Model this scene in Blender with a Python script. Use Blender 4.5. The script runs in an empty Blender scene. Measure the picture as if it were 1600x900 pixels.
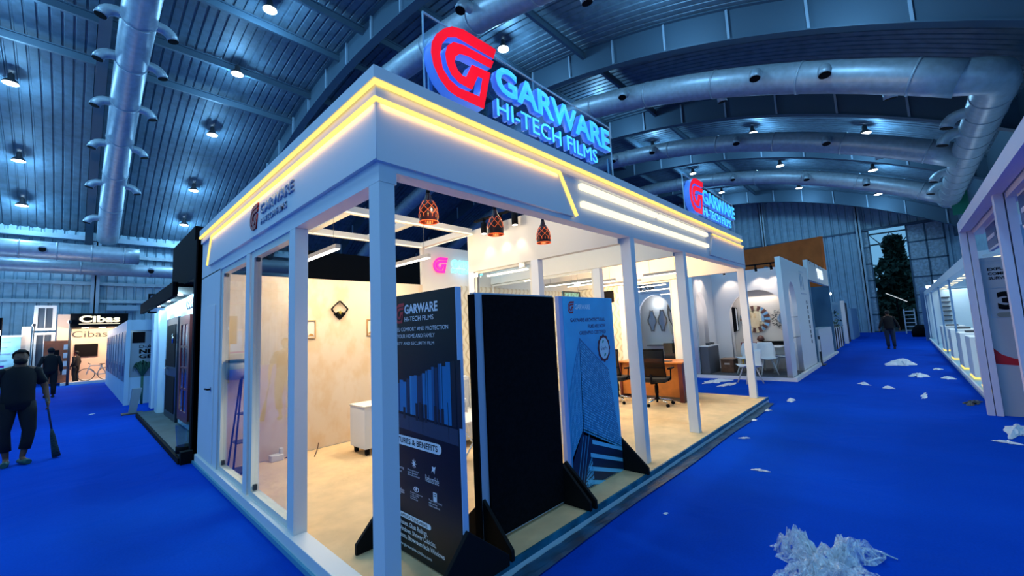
import bpy, bmesh, math, random
from mathutils import Vector, Matrix, noise as mnoise
C = bpy.context.scene.collection
D = bpy.data
R = math.radians
PI = math.pi
random.seed(7)

# ---------------------------------------------------------------- camera
cam = D.cameras.new('camera'); co = D.objects.new('camera', cam); C.objects.link(co)
cam.sensor_width = 36; cam.sensor_fit = 'HORIZONTAL'
cam.lens = 36 * 641.487 / 1600
cam.clip_start = 0.05; cam.clip_end = 400
M3 = Matrix(((0.6886647573753839, -0.04086518022559724, -0.7239274058869667),
             (-0.7235609780263036, -0.10332230340630581, -0.6824837087406809),
             (-0.046908027316471146, 0.9938080995161716, -0.10072287877802369)))
co.matrix_world = Matrix.Translation((-1.219, -2.213, 1.65)) @ M3.to_4x4()
bpy.context.scene.camera = co

# ---------------------------------------------------------------- world, exposure
sc = bpy.context.scene
sc.view_settings.view_transform = 'Standard'
sc.view_settings.look = 'None'
sc.view_settings.gamma = 1
sc.view_settings.use_curve_mapping = False
sc.view_settings.exposure = 0.0
sc.cycles.use_denoising = True
sc.cycles.max_bounces = 6
sc.cycles.diffuse_bounces = 3
sc.cycles.glossy_bounces = 3
sc.cycles.transparent_max_bounces = 12
sc.cycles.caustics_reflective = False
sc.cycles.caustics_refractive = False
sc.cycles.sample_clamp_indirect = 4
W = D.worlds.new('dusk'); sc.world = W; W.use_nodes = True
bg = W.node_tree.nodes['Background']
bg.inputs[0].default_value = (0.19, 0.53, 0.92, 1)      # blue dusk sky
bg.inputs[1].default_value = 0.75
LAMP_COL = (0.27, 0.64, 1.0)       # cold high bay lamps
LAMP_W = 310.0
WARM = (1.0, 0.70, 0.36)
WARMW = (1.0, 0.80, 0.50)

# ---------------------------------------------------------------- materials
MATS = {}
def mat(name, col, rough=0.6, metal=0.0, noise=None, emit=None, es=1.0, spec=0.4, bump=0):
    if name in MATS: return MATS[name]
    m = D.materials.new(name); m.use_nodes = True
    nt = m.node_tree; b = nt.nodes['Principled BSDF']
    b.inputs['Base Color'].default_value = (*col, 1)
    b.inputs['Roughness'].default_value = rough
    b.inputs['Metallic'].default_value = metal
    b.inputs['Specular IOR Level'].default_value = spec
    if emit:
        b.inputs['Emission Color'].default_value = (*emit, 1)
        b.inputs['Emission Strength'].default_value = es
    if noise or bump:
        sca, amt = noise or (8, .1)
        tc = nt.nodes.new('ShaderNodeTexCoord')
        n = nt.nodes.new('ShaderNodeTexNoise'); n.inputs['Scale'].default_value = sca
        n.inputs['Detail'].default_value = 5
        nt.links.new(tc.outputs['Object'], n.inputs['Vector'])
        if noise:
            r = nt.nodes.new('ShaderNodeValToRGB')
            r.color_ramp.elements[0].position = .3; r.color_ramp.elements[1].position = .7
            r.color_ramp.elements[0].color = (*[c * (1 - amt) for c in col], 1)
            r.color_ramp.elements[1].color = (*[min(1, c * (1 + amt)) for c in col], 1)
            nt.links.new(n.outputs['Fac'], r.inputs[0])
            nt.links.new(r.outputs[0], b.inputs['Base Color'])
        if bump:
            bp_ = nt.nodes.new('ShaderNodeBump'); bp_.inputs['Strength'].default_value = bump
            bp_.inputs['Distance'].default_value = .05
            nt.links.new(n.outputs['Fac'], bp_.inputs['Height'])
            nt.links.new(bp_.outputs[0], b.inputs['Normal'])
    MATS[name] = m
    return m
def emi(name, col, s):
    if name in MATS: return MATS[name]
    m = D.materials.new(name); m.use_nodes = True
    nt = m.node_tree; nt.nodes.clear()
    e = nt.nodes.new('ShaderNodeEmission'); o = nt.nodes.new('ShaderNodeOutputMaterial')
    e.inputs[0].default_value = (*col, 1); e.inputs[1].default_value = s
    nt.links.new(e.outputs[0], o.inputs[0]); MATS[name] = m
    return m
def thin_glass(name, tint=(.93, .97, 1), refl=.10, rough=0.02):
    if name in MATS: return MATS[name]
    m = D.materials.new(name); m.use_nodes = True
    nt = m.node_tree; nt.nodes.clear()
    o = nt.nodes.new('ShaderNodeOutputMaterial'); mx = nt.nodes.new('ShaderNodeMixShader')
    t = nt.nodes.new('ShaderNodeBsdfTransparent'); g = nt.nodes.new('ShaderNodeBsdfGlossy')
    f = nt.nodes.new('ShaderNodeLayerWeight'); f.inputs[0].default_value = .5
    pw = nt.nodes.new('ShaderNodeMath'); pw.operation = 'POWER'; pw.inputs[1].default_value = 4.0
    ad = nt.nodes.new('ShaderNodeMath'); ad.operation = 'MULTIPLY_ADD'
    ad.inputs[1].default_value = .55; ad.inputs[2].default_value = refl * .5
    t.inputs[0].default_value = (*tint, 1); g.inputs['Roughness'].default_value = rough
    nt.links.new(f.outputs['Facing'], pw.inputs[0]); nt.links.new(pw.outputs[0], ad.inputs[0]); nt.links.new(ad.outputs[0], mx.inputs[0])
    nt.links.new(t.outputs[0], mx.inputs[1]); nt.links.new(g.outputs[0], mx.inputs[2])
    nt.links.new(mx.outputs[0], o.inputs[0]); MATS[name] = m
    return m

white = mat('booth_white', (.80, .80, .80), .55)
warmwhite = mat('painted_cream', (.82, .76, .66), .6)
black = mat('black_paint', (.004, .004, .006), .8, spec=.12)
blackcloth = mat('black_cloth', (.004, .004, .006), .95, noise=(40, .4), spec=.1)
darkgrey = mat('dark_grey', (.05, .055, .065), .5)
chrome = mat('chrome', (.8, .8, .82), .15, 1.0)
steel = mat('galvanised_steel', (.40, .50, .58), .42, .4, noise=(6, .12))
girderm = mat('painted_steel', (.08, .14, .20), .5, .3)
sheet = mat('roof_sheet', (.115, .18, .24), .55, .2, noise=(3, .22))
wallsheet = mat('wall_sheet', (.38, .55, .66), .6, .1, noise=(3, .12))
glass = thin_glass('clear_glass')
acrylic = thin_glass('acrylic', (.80, .90, .97), .14)
led = emi('led_warm', (1.0, .74, .20), 1.35)
ledw = emi('led_bar', (1.0, .90, .62), 1.5)
tubem = emi('tube_light', (1.0, .95, .80), 5.0)
bright = emi('lamp_glass', (.88, .96, 1.0), 14)
spotm = emi('spot_lens', (1.0, .93, .8), 9)

def checker_sheet(): pass

def carpet_mat():
    m = mat('blue_carpet', (.002, .050, .62), 1.0, spec=.04)
    nt = m.node_tree; b = nt.nodes['Principled BSDF']
    tc = nt.nodes.new('ShaderNodeTexCoord')
    n1 = nt.nodes.new('ShaderNodeTexNoise'); n1.inputs['Scale'].default_value = .35; n1.inputs['Detail'].default_value = 4
    n2 = nt.nodes.new('ShaderNodeTexNoise'); n2.inputs['Scale'].default_value = 60; n2.inputs['Detail'].default_value = 3
    r = nt.nodes.new('ShaderNodeValToRGB')
    r.color_ramp.elements[0].position = .3; r.color_ramp.elements[0].color = (.0003, .044, .40, 1)
    r.color_ramp.elements[1].position = .75; r.color_ramp.elements[1].color = (.0005, .076, .61, 1)
    nt.links.new(tc.outputs['Object'], n1.inputs['Vector']); nt.links.new(tc.outputs['Object'], n2.inputs['Vector'])
    mx = nt.nodes.new('ShaderNodeMath'); mx.operation = 'MULTIPLY_ADD'; mx.inputs[1].default_value = .35
    nt.links.new(n2.outputs['Fac'], mx.inputs[0])
    sc_ = nt.nodes.new('ShaderNodeMath'); sc_.operation = 'MULTIPLY'; sc_.inputs[1].default_value = .68
    nt.links.new(n1.outputs['Fac'], sc_.inputs[0]); nt.links.new(sc_.outputs[0], mx.inputs[2])
    nt.links.new(mx.outputs[0], r.inputs[0]); nt.links.new(r.outputs[0], b.inputs['Base Color'])
    # soft wrinkles
    n3 = nt.nodes.new('ShaderNodeTexNoise'); n3.inputs['Scale'].default_value = 1.6; n3.inputs['Detail'].default_value = 2
    n3.inputs['Distortion'].default_value = 1.2
    nt.links.new(tc.outputs['Object'], n3.inputs['Vector'])
    bu = nt.nodes.new('ShaderNodeBump'); bu.inputs['Strength'].default_value = .25; bu.inputs['Distance'].default_value = .12
    nt.links.new(n3.outputs['Fac'], bu.inputs['Height']); nt.links.new(bu.outputs[0], b.inputs['Normal'])
    return m
carpet = carpet_mat()

def damask(name, base, fig, scale=3.2, amt=1.0):
    m = mat(name, base, .75); nt = m.node_tree; b = nt.nodes['Principled BSDF']
    tc = nt.nodes.new('ShaderNodeTexCoord'); mp = nt.nodes.new('ShaderNodeMapping')
    mp.inputs['Scale'].default_value = (scale, scale, scale * .62)
    w = nt.nodes.new('ShaderNodeTexNoise'); w.inputs['Scale'].default_value = 3.0; w.inputs['Detail'].default_value = 6
    v = nt.nodes.new('ShaderNodeTexVoronoi'); v.inputs['Scale'].default_value = 1.2; v.feature = 'SMOOTH_F1'
    mxv = nt.nodes.new('ShaderNodeMath'); mxv.operation = 'ADD'
    r = nt.nodes.new('ShaderNodeValToRGB')
    r.color_ramp.elements[0].position = .72; r.color_ramp.elements[0].color = (*fig, 1)
    r.color_ramp.elements[1].position = 1.1 - .05; r.color_ramp.elements[1].color = (*base, 1)
    nt.links.new(tc.outputs['Object'], mp.inputs[0]); nt.links.new(mp.outputs[0], w.inputs['Vector'])
    nt.links.new(mp.outputs[0], v.inputs['Vector'])
    nt.links.new(w.outputs['Fac'], mxv.inputs[0]); nt.links.new(v.outputs['Distance'], mxv.inputs[1])
    nt.links.new(mxv.outputs[0], r.inputs[0]); nt.links.new(r.outputs[0], b.inputs['Base Color'])
    return m
wallpaper = damask('damask_wallpaper', (.74, .60, .46), (.70, .52, .34))
def wave_paper():
    m = mat('trellis_wallpaper', (.80, .72, .56), .75); nt = m.node_tree; b = nt.nodes['Principled BSDF']
    tc = nt.nodes.new('ShaderNodeTexCoord'); sp = nt.nodes.new('ShaderNodeSeparateXYZ')
    nt.links.new(tc.outputs['Object'], sp.inputs[0])
    def math_(op, a, c=None):
        n = nt.nodes.new('ShaderNodeMath'); n.operation = op
        for i, q in enumerate((a, c)):
            if q is None: continue
            if isinstance(q, (int, float)): n.inputs[i].default_value = q
            else: nt.links.new(q, n.inputs[i])
        return n.outputs[0]
    h = math_('ADD', sp.outputs[0], sp.outputs[1])
    wob = math_('MULTIPLY', math_('SINE', math_('MULTIPLY', sp.outputs[2], 22)), .04)
    s = math_('SINE', math_('MULTIPLY', math_('ADD', h, wob), 48))
    r = nt.nodes.new('ShaderNodeValToRGB'); r.color_ramp.elements[0].position = .2; r.color_ramp.elements[1].position = .8
    r.color_ramp.elements[0].color = (.80, .72, .56, 1); r.color_ramp.elements[1].color = (.60, .50, .34, 1)
    nt.links.new(s, r.inputs[0]); nt.links.new(r.outputs[0], b.inputs['Base Color'])
    return m
trellis = wave_paper()
beigefloor = mat('beige_carpet', (.80, .56, .31), .9, noise=(5, .10), spec=.2, bump=.3)
slate = mat('slate_tile', (.03, .06, .075), .6, noise=(4, .3))

# ---------------------------------------------------------------- helpers
def setp(o, label=None, cat=None, group=None, kind=None):
    if label: o['label'] = label
    if cat: o['category'] = cat
    if group: o['group'] = group
    if kind: o['kind'] = kind
    return o
def thing(name, label, cat, loc=(0, 0, 0), group=None, rz=0):
    o = D.objects.new(name, None); C.objects.link(o); o.location = loc; o.rotation_euler[2] = rz
    o.empty_display_size = .1
    return setp(o, label, cat, group)
class MB:
    """collects shapes in WORLD space (or local when built with at=None)"""
    def __init__(s): s.bm = bmesh.new(); s.mats = [];
    def _m(s, m):
        if m is None: return 0
        if m not in s.mats: s.mats.append(m)
        return s.mats.index(m)
    def box(s, x0, x1, y0, y1, z0, z1, m=None, mtx=None):
        v = [Vector((x, y, z)) for z in (z0, z1) for y in (y0, y1) for x in (x0, x1)]
        if mtx: v = [mtx @ p for p in v]
        v = [s.bm.verts.new(p) for p in v]; i = s._m(m)
        for f in ((0, 2, 3, 1), (4, 5, 7, 6), (0, 1, 5, 4), (2, 6, 7, 3), (0, 4, 6, 2), (1, 3, 7, 5)):
            s.bm.faces.new([v[k] for k in f]).material_index = i
        return s
    def hexa(s, pts, m=None):      # 8 corners, bottom 4 ccw, top 4 ccw
        v = [s.bm.verts.new(p) for p in pts]; i = s._m(m)
        for f in ((3, 2, 1, 0), (4, 5, 6, 7), (0, 1, 5, 4), (1, 2, 6, 5), (2, 3, 7, 6), (3, 0, 4, 7)):
            s.bm.faces.new([v[k] for k in f]).material_index = i
        return s
    def tube(s, path, r, seg=12, m=None, closed=False, smooth=True):
        path = [Vector(p) for p in path]; n = len(path); i = s._m(m)
        rs = r if isinstance(r, (list, tuple)) else [r] * n
        rings = []; prev = None
        for k in range(n):
            if closed: t = path[(k + 1) % n] - path[k - 1]
            else: t = path[min(k + 1, n - 1)] - path[max(k - 1, 0)]
            t.normalize()
            if prev is None:
                a = Vector((0, 0, 1)) if abs(t.z) < .9 else Vector((1, 0, 0))
                u = t.cross(a).normalized()
            else: u = (prev - t * prev.dot(t)).normalized()
            prev = u; w = t.cross(u)
            rings.append([s.bm.verts.new(path[k] + (u * math.cos(q) + w * math.sin(q)) * rs[k]) for q in [2 * PI * j / seg for j in range(seg)]])
        rng = range(n) if closed else range(n - 1)
        for k in rng:
            a, b = rings[k], rings[(k + 1) % n]
            for j in range(seg):
                f = s.bm.faces.new([a[j], a[(j + 1) % seg], b[(j + 1) % seg], b[j]]); f.material_index = i; f.smooth = smooth
        if not closed:
            for rr, fl in ((rings[0], True), (rings[-1], False)):
                f = s.bm.faces.new(rr[::-1] if fl else rr); f.material_index = i
        return s
    def cyl(s, p, q, r, seg=12, m=None): return s.tube([p, q], r, seg, m)
    def lathe(s, cx, cy, prof, seg=20, m=None, cap=True, smooth=True):
        i = s._m(m); rings = []
        for (r, z) in prof:
            rings.append([s.bm.verts.new((cx + r * math.cos(2 * PI * j / seg), cy + r * math.sin(2 * PI * j / seg), z)) for j in range(seg)])
        for a, b in zip(rings, rings[1:]):
            for j in range(seg):
                f = s.bm.faces.new([a[j], a[(j + 1) % seg], b[(j + 1) % seg], b[j]]); f.material_index = i; f.smooth = smooth
        if cap:
            s.bm.faces.new(rings[0][::-1]).material_index = i; s.bm.faces.new(rings[-1]).material_index = i
        return s
    def face(s, pts, m=None):
        f = s.bm.faces.new([s.bm.verts.new(p) for p in pts]); f.material_index = s._m(m); return s
    def build(s, name, m=None, parent=None, bevel=0, **tags):
        me = D.meshes.new(name); s.bm.normal_update()
        if parent is not None:
            inv = base_of(parent).inverted(); s.bm.transform(inv)
        bmesh.ops.recalc_face_normals(s.bm, faces=s.bm.faces)
        s.bm.to_mesh(me); s.bm.free()
        if s.mats:
            for q in s.mats: me.materials.append(q)
        else: me.materials.append(m)
        o = D.objects.new(name, me); C.objects.link(o)
        if parent is not None: o.parent = parent
        if bevel:
            b = o.modifiers.new('bevel', 'BEVEL'); b.width = bevel; b.segments = 2; b.limit_method = 'ANGLE'
        setp(o, **tags)
        return o
def base_of(o):
    m = Matrix.LocRotScale(o.location, o.rotation_euler, o.scale)
    return base_of(o.parent) @ m if o.parent else m
def bx(name, m, x0, x1, y0, y1, z0, z1, parent=None, bevel=0, **t):
    return MB().box(x0, x1, y0, y1, z0, z1).build(name, m, parent, bevel, **t)
def frame(o, u, v):
    u = Vector(u).normalized(); v = Vector(v).normalized(); n = u.cross(v)
    m = Matrix((u, v, n)).transposed().to_4x4(); m.translation = Vector(o); return m
def link_mesh(me, name, m, parent, **t):
    if parent is not None: me.transform(base_of(parent).inverted())
    me.materials.clear(); me.materials.append(m)
    o = D.objects.new(name, me); C.objects.link(o)
    if parent is not None: o.parent = parent
    return setp(o, **t)
def curve_mesh(cu):
    o = D.objects.new('tmp', cu); C.objects.link(o)
    dg = bpy.context.evaluated_depsgraph_get(); dg.update()
    me = D.meshes.new_from_object(o.evaluated_get(dg)); D.objects.remove(o); return me
def poly(name, loops, depth, mtx, m, parent=None, **t):
    """flat outline(s) with holes, extruded by depth along the frame normal"""
    cu = D.curves.new(name, 'CURVE'); cu.dimensions = '2D'; cu.fill_mode = 'BOTH'; cu.extrude = depth / 2
    for lp in loops:
        s = cu.splines.new('POLY'); s.points.add(len(lp) - 1)
        for i, p in enumerate(lp): s.points[i].co = (p[0], p[1], 0, 1)
        s.use_cyclic_u = True
    me = curve_mesh(cu); me.name = name
    me.transform(mtx @ Matrix.Translation((0, 0, depth / 2)))
    return link_mesh(me, name, m, parent, **t)
def text(name, s, mtx, w, h, m, parent=None, depth=.004, bold=0.0, **t):
    """lettering whose lower left corner is the frame origin, fitted to w x h"""
    cu = D.curves.new(name, 'FONT'); cu.body = s; cu.size = 1; cu.offset = bold; cu.resolution_u = 3
    me = curve_mesh(cu); me.name = name
    xs = [v.co.x for v in me.vertices]; ys = [v.co.y for v in me.vertices]
    sx = w / (max(xs) - min(xs)); sy = h / (max(ys) - min(ys))
    me.transform(Matrix.Diagonal((sx, sy, 1, 1)) @ Matrix.Translation((-min(xs), -min(ys), 0)))
    bm = bmesh.new(); bm.from_mesh(me)
    bmesh.ops.remove_doubles(bm, verts=bm.verts, dist=1e-5)
    if depth > .0011:
        r = bmesh.ops.extrude_face_region(bm, geom=list(bm.faces))
        bmesh.ops.translate(bm, vec=(0, 0, depth), verts=[g for g in r['geom'] if isinstance(g, bmesh.types.BMVert)])
    bmesh.ops.recalc_face_normals(bm, faces=bm.faces)
    bm.to_mesh(me); bm.free()
    me.transform(mtx)
    return link_mesh(me, name, m, parent, **t)
def arch(x0, x1, z0, z1, n=14):
    """outline of a round arch opening"""
    r = (x1 - x0) / 2; c = (x0 + x1) / 2; zc_ = z1 - r
    return [(x0, z0), (x1, z0)] + [(c + r * math.cos(PI * k / n), zc_ + r * math.sin(PI * k / n)) for k in range(n + 1)]
def rect(x0, x1, z0, z1): return [(x0, z0), (x1, z0), (x1, z1), (x0, z1)]
def lamp(name, parent, loc, power, col, radius=.05, kind='POINT', **kw):
    l = D.lights.new(name, kind); l.energy = power; l.color = col
    if kind in ('POINT', 'SPOT'): l.shadow_soft_size = radius
    for k, v in kw.items(): setattr(l, k, v)
    o = D.objects.new(name, l); C.objects.link(o)
    o.location = loc
    if parent is not None: o.parent = parent; o.location = base_of(parent).inverted() @ Vector(loc)
    return o
def area(name, parent, loc, sx, sy, power, col, rot=(0, 0, 0)):
    l = D.lights.new(name, 'AREA'); l.shape = 'RECTANGLE'; l.size = sx; l.size_y = sy; l.energy = power; l.color = col
    o = D.objects.new(name, l); C.objects.link(o); o.rotation_euler = rot
    o.location = loc
    if parent is not None: o.parent = parent; o.location = base_of(parent).inverted() @ Vector(loc)
    return o
FR = lambda x, y, z: frame((x, y, z), (1, 0, 0), (0, 0, 1))      # faces -y
FL = lambda x, y, z: frame((x, y, z), (0, -1, 0), (0, 0, 1))     # faces -x
FB = lambda x, y, z: frame((x, y, z), (-1, 0, 0), (0, 0, 1))     # faces +y
ORD = ['first', 'second', 'third', 'fourth', 'fifth', 'sixth', 'seventh', 'eighth', 'ninth', 'tenth', 'eleventh', 'twelfth', 'thirteenth', 'fourteenth', 'fifteenth', 'sixteenth']

# roof arc across the hall
YC, HS, RISE, EAVE = 12.5, 18.5, 5.5, 8.3
RAD = (HS ** 2 + RISE ** 2) / (2 * RISE)
def zc(y): return EAVE + RISE - RAD + math.sqrt(max(0, RAD ** 2 - (y - YC) ** 2))
XE = 45.0; X0 = -14.0; YL = 31.0; YR = -6.0

# ================================================================ HALL
MB().box(X0, XE + .2, YR - 5, YL, -.2, 0).build('floor', carpet, kind='structure')
def ribbed_roof():
    m = MB(); bm = m.bm; pitch = .30; xs = []
    x = X0
    while x < XE:
        xs += [(x, 0), (x + .215, 0), (x + .235, .045), (x + .28, .045)]
        x += pitch
    ys = [YR + (YL - YR) * k / 44 for k in range(45)]
    rows = [[bm.verts.new((a, y, zc(y) + d)) for a, d in xs] for y in ys]
    for r0, r1 in zip(rows, rows[1:]):
        for i in range(len(xs) - 1):
            bm.faces.new((r0[i], r0[i + 1], r1[i + 1], r1[i]))
    # outer skin so the roof has thickness
    o0 = [bm.verts.new((X0, y, zc(y) + .2)) for y in ys]; o1 = [bm.verts.new((XE, y, zc(y) + .2)) for y in ys]
    for a, b, c, d in zip(o0, o1, o1[1:], o0[1:]): bm.faces.new((a, b, c, d))
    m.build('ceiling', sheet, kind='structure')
ribbed_roof()
def ribbed_wall(name, a, b, zfun, axis, const, pitch=.3, depth=.05, holes=(), z0=0, nrm=1):
    """vertical corrugation from a to b along axis; zfun top height"""
    m = MB(); bm = m.bm; pts = []; x = a
    while x < b:
        for q, d in ((0, 0), (.19, 0), (.21, depth), (.27, depth)):
            if x + q * pitch / .3 <= b: pts.append((x + q * pitch / .3, d * nrm))
        x += pitch
    pts.append((b, 0))
    for (p, d), (p2, d2) in zip(pts, pts[1:]):
        segs = [(z0, None)]
        for h0, h1, hz in holes:
            if (p + p2) / 2 > h0 and (p + p2) / 2 < h1: segs = [(hz, None)]
        zb = segs[0][0]
        P = []
        for (s_, dd, top) in ((p, d, 0), (p2, d2, 0), (p2, d2, 1), (p, d, 1)):
            z = zfun(s_) if top else zb
            P.append((s_, const + dd, z) if axis == 'x' else (const + dd, s_, z))
        m.face(P)
    bmesh.ops.remove_doubles(bm, verts=bm.verts, dist=1e-4)
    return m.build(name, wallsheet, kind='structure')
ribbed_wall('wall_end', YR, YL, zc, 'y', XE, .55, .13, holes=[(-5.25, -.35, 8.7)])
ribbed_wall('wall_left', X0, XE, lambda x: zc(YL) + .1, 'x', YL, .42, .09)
# right side: open eave wall below the roof
MB().box(12, XE, YR - .12, YR, 0, 7.2).build('wall_right', wallsheet, kind='structure')
# wall rails and columns on the left wall
for i, z in enumerate((4.35, 5.35, 7.0)):
    bx('trim_%d' % (i + 1), steel, X0, XE, YL - .22, YL - .06, z - .09, z + .09, kind='structure')
bx('trim_4', mat('light_steel', (.34, .46, .58), .5, .2), X0, XE, YL - .5, YL - .06, 7.75, 8.0, kind='structure')
cl = 'corrugated left wall'
for i, x in enumerate((-7.4, -.65, 6.2, 13.0)):
    m = MB(); m.box(x - .17, x + .17, YL - .5, YL - .44, 0, 7.7); m.box(x - .17, x + .17, YL - .1, YL - .06, 0, 7.7); m.box(x - .03, x + .03, YL - .5, YL - .06, 0, 7.7)
    m.build('wall_column', mat('light_steel', (.34, .46, .58)), label='pale steel wall column, %s along the %s' % (ORD[i], cl), cat='column', group='columns of the left wall')
# end wall columns, big sliding door leaves, lintel
for nm, y0, y1 in (('beside the big open doorway', -.35, .0), ('at the far corner of the brown panel', 6.7, 7.0)):
    m = MB(); m.box(XE - .5, XE - .42, y0, y1, 0, zc(y0) - .05); m.box(XE - .5, XE - .05, (y0 + y1) / 2 - .04, (y0 + y1) / 2 + .04, 0, zc(y0) - .05)
    m.build('wall_column', steel, label='tall steel column of the end wall ' + nm, cat='column', group='columns of the end wall')
bx('trim_5', girderm, XE - .25, XE - .02, -5.6, .1, 8.6, 8.78, kind='structure')
bx('trim_6', girderm, XE - .12, XE - .02, .1, YL, 8.6, 8.72, kind='structure')
def door_leaf(name, y0, y1, lab):
    t = D.objects.new(name, None); C.objects.link(t); t.location = (XE, y0, 0); setp(t, kind='structure')
    bx('door_sheet', mat('door_sheet', (.42, .52, .60), .5, .3, noise=(6, .3)), XE + .02, XE + .06, y0, y1, 0, 8.6, t)
    m = MB(); z = 0
    while z < 8.6: m.box(XE - .04, XE + .02, y0, y1, z, z + .1); z += 1.43
    y = y0
    while y < y1: m.box(XE - .04, XE + .02, y, y + .1, 0, 8.6); y += 1.05
    m.build('door_frame', girderm, t)
door_leaf('door_1', -5.25, -3.12, '')
door_leaf('door_2', -.8, -.35, '')

# arched girders
gx = [-8.0, -1.0, 6.0, 13.0, 20.0, 27.0, 34.0, 41.0]
for i, x in enumerate(gx):
    m = MB(); ys = [YR + (YL - YR) * k / 40 for k in range(41)]
    hw = 1.15
    top = [Vector((x, y, zc(y) - .06)) for y in ys]; bot = [Vector((x, y, zc(y) - hw)) for y in ys]
    for a, b, c, d in zip(top, top[1:], bot[1:], bot):
        for off in (-.02, .02):
            o_ = Vector((off, 0, 0)); m.face([a + o_, b + o_, c + o_, d + o_])
    for P, q in ((top, .06), (bot, -.06)):
        for a, b in zip(P, P[1:]):
            u = Vector((.16, 0, 0)); w = Vector((0, 0, .04))
            m.hexa([a - u, a + u, b + u, b - u, a - u + w, a + u + w, b + u + w, b - u + w])
    g = m.build('roof_girder', girderm, label='deep arched steel roof girder, %s from the near end of the hall' % ORD[i], cat='girder', group='arched roof girders')
    y = YR + .8
    while y < YL - .5:
        z = zc(y); bx('stiffener', mat('light_steel', (.34, .46, .58)), x - .1, x + .1, y - .035, y + .035, z - hw + .03, z - .08, g); y += 2.05
# purlins
py = [19.5, 17.2, 14.05, 11.9, 9.3, 6.4]
for i, y in enumerate(py):
    z = zc(y) - .32
    m = MB(); m.box(X0, XE, y - .06, y + .06, z + .16, z + .20); m.box(X0, XE, y - .06, y + .06, z - .12, z - .09); m.box(X0, XE, y - .012, y + .012, z - .1, z + .17)
    m.build('roof_purlin', girderm, label='long straight steel purlin under the roof, %s from the left wall' % ORD[i], cat='beam', group='roof purlins')

# ducts across the hall
def nozzle(m, P, side, ax, r=.16, L=.34):
    """elbow outlet: leaves the duct sideways and bends down"""
    P = Vector(P); s = Vector(ax) * side; path = [P]
    for k in range(6):
        a = k / 5 * R(85)
        path.append(P + s * (.50 + L * math.sin(a)) + Vector((0, 0, -L * (1 - math.cos(a)))))
    m.tube(path, r, 12)
    d = (path[-1] - path[-2]).normalized()
    return path[-1], d
def cross_duct(x, ya, yb, lab, elbow_y=None, r=.44, drop=1.95, nozz=()):
    t = thing('air_duct', lab, 'duct', (x, (ya + yb) / 2, zc((ya + yb) / 2) - drop), 'arched galvanised air ducts')
    n = 40; ys = [ya + (yb - ya) * k / n for k in range(n + 1)]
    path = [(x, y, zc(y) - drop) for y in ys]
    m = MB(); m.tube(path, r, 24)
    for k in range(1, n, 3):                       # joint rings
        a = Vector(path[k]); b = Vector(path[k + 1]); d = (b - a).normalized()
        m.tube([a - d * .03, a + d * .03], r + .02, 24)
    m.build('duct_pipe', steel, t)
    for (y, s) in nozz:
        z = zc(y) - drop; m = MB()
        e, d = nozzle(m, (x, y, z), s, (1, 0, 0))
        o = m.build('nozzle', steel, t)
        m = MB(); m.cyl(e - d * .02, e + d * .012, .15, 12); m.build('nozzle_mouth', black, o)
    return t
cross_duct(-.30, -4.2, 28.9, 'galvanised round duct arching overhead on the left, dropping to the left wall', nozz=[(y, s) for y in (14.1, 16.4, 19.2, 22, 24.8, 27.4) for s in (-1, 1)][:11], drop=1.95)
cross_duct(6.9, -4.2, 28.6, 'galvanised round duct arching behind the tall red and blue rooftop sign', nozz=[(3, 1), (6.2, -1), (9.2, 1), (12.4, -1), (15.5, -1), (15.2, 1), (19, -1), (22, -1)])
cross_duct(14.0, -3.9, 28.6, 'widest galvanised round duct on the right with an elbow at the right wall', nozz=[(4.9, -1), (.4, -1), (-1.3, -1), (1.8, 1), (-2.6, 1), (8, -1), (12, -1)], r=.46, drop=2.1)
cross_duct(21.3, -4.4, 28.6, 'second galvanised round duct beyond the sign, crossing the middle distance', nozz=[(7, -1), (2.8, -1), (-.6, -1), (-2.2, 1), (9.4, -1), (12, -1)])
cross_duct(29.0, -4.4, 28.6, 'far galvanised round duct just in front of the corrugated end wall', nozz=[(8, -1), (5, -1), (1.1, -1), (-1.5, -1), (11, 1)], drop=1.85)
def long_duct(y, z, x0, x1, lab, r=.5, mouths=(), elb=(), lead=()):
    t = thing('air_duct', lab, 'duct', ((x0 + x1) / 2, y, z), 'straight galvanised air ducts')
    m = MB(); m.tube(list(lead) + [(x0 + (x1 - x0) * k / 24, y, z) for k in range(25)], r, 24)
    for k in range(1, 24, 2):
        q = x0 + (x1 - x0) * k / 24; m.tube([(q - .03, y, z), (q + .03, y, z)], r + .02, 24)
    m.build('duct_pipe', steel, t)
    for x in mouths:
        m = MB(); m.cyl((x, y - r * .8, z), (x, y - r - .12, z - .04), .17, 12); o = m.build('outlet', steel, t)
        m = MB(); m.cyl((x, y - r - .11, z - .04), (x, y - r - .135, z - .04), .14, 12); m.build('nozzle_mouth', black, o)
    for x, s in elb:
        m = MB(); e, d = nozzle(m, (x, y, z), s, (0, 1, 0)); o = m.build('nozzle', steel, t)
        m = MB(); m.cyl(e - d * .02, e + d * .012, .15, 12); m.build('nozzle_mouth', black, o)
long_duct(28.9, 6.75, X0, 1.0, 'long straight upper duct along the left wall joining the overhead duct', .45, (-2.6,))
long_duct(30.0, 6.1, X0, 20, 'long straight lower duct along the left wall', .36, (1.6, -5, 8))
t = long_duct(-4.6, 7.45, 15.0, 30.5, 'long straight duct along the right wall linking the arched ducts', .44, (), [(16.8, 1), (18.6, 1), (24.0, 1), (26.5, 1)], [(14.0, -3.3, zc(-3.3) - 2.1), (14.0, -3.75, zc(-3.75) - 2.1), (14.12, -4.2, 7.43), (14.45, -4.5, 7.45)])

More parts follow.
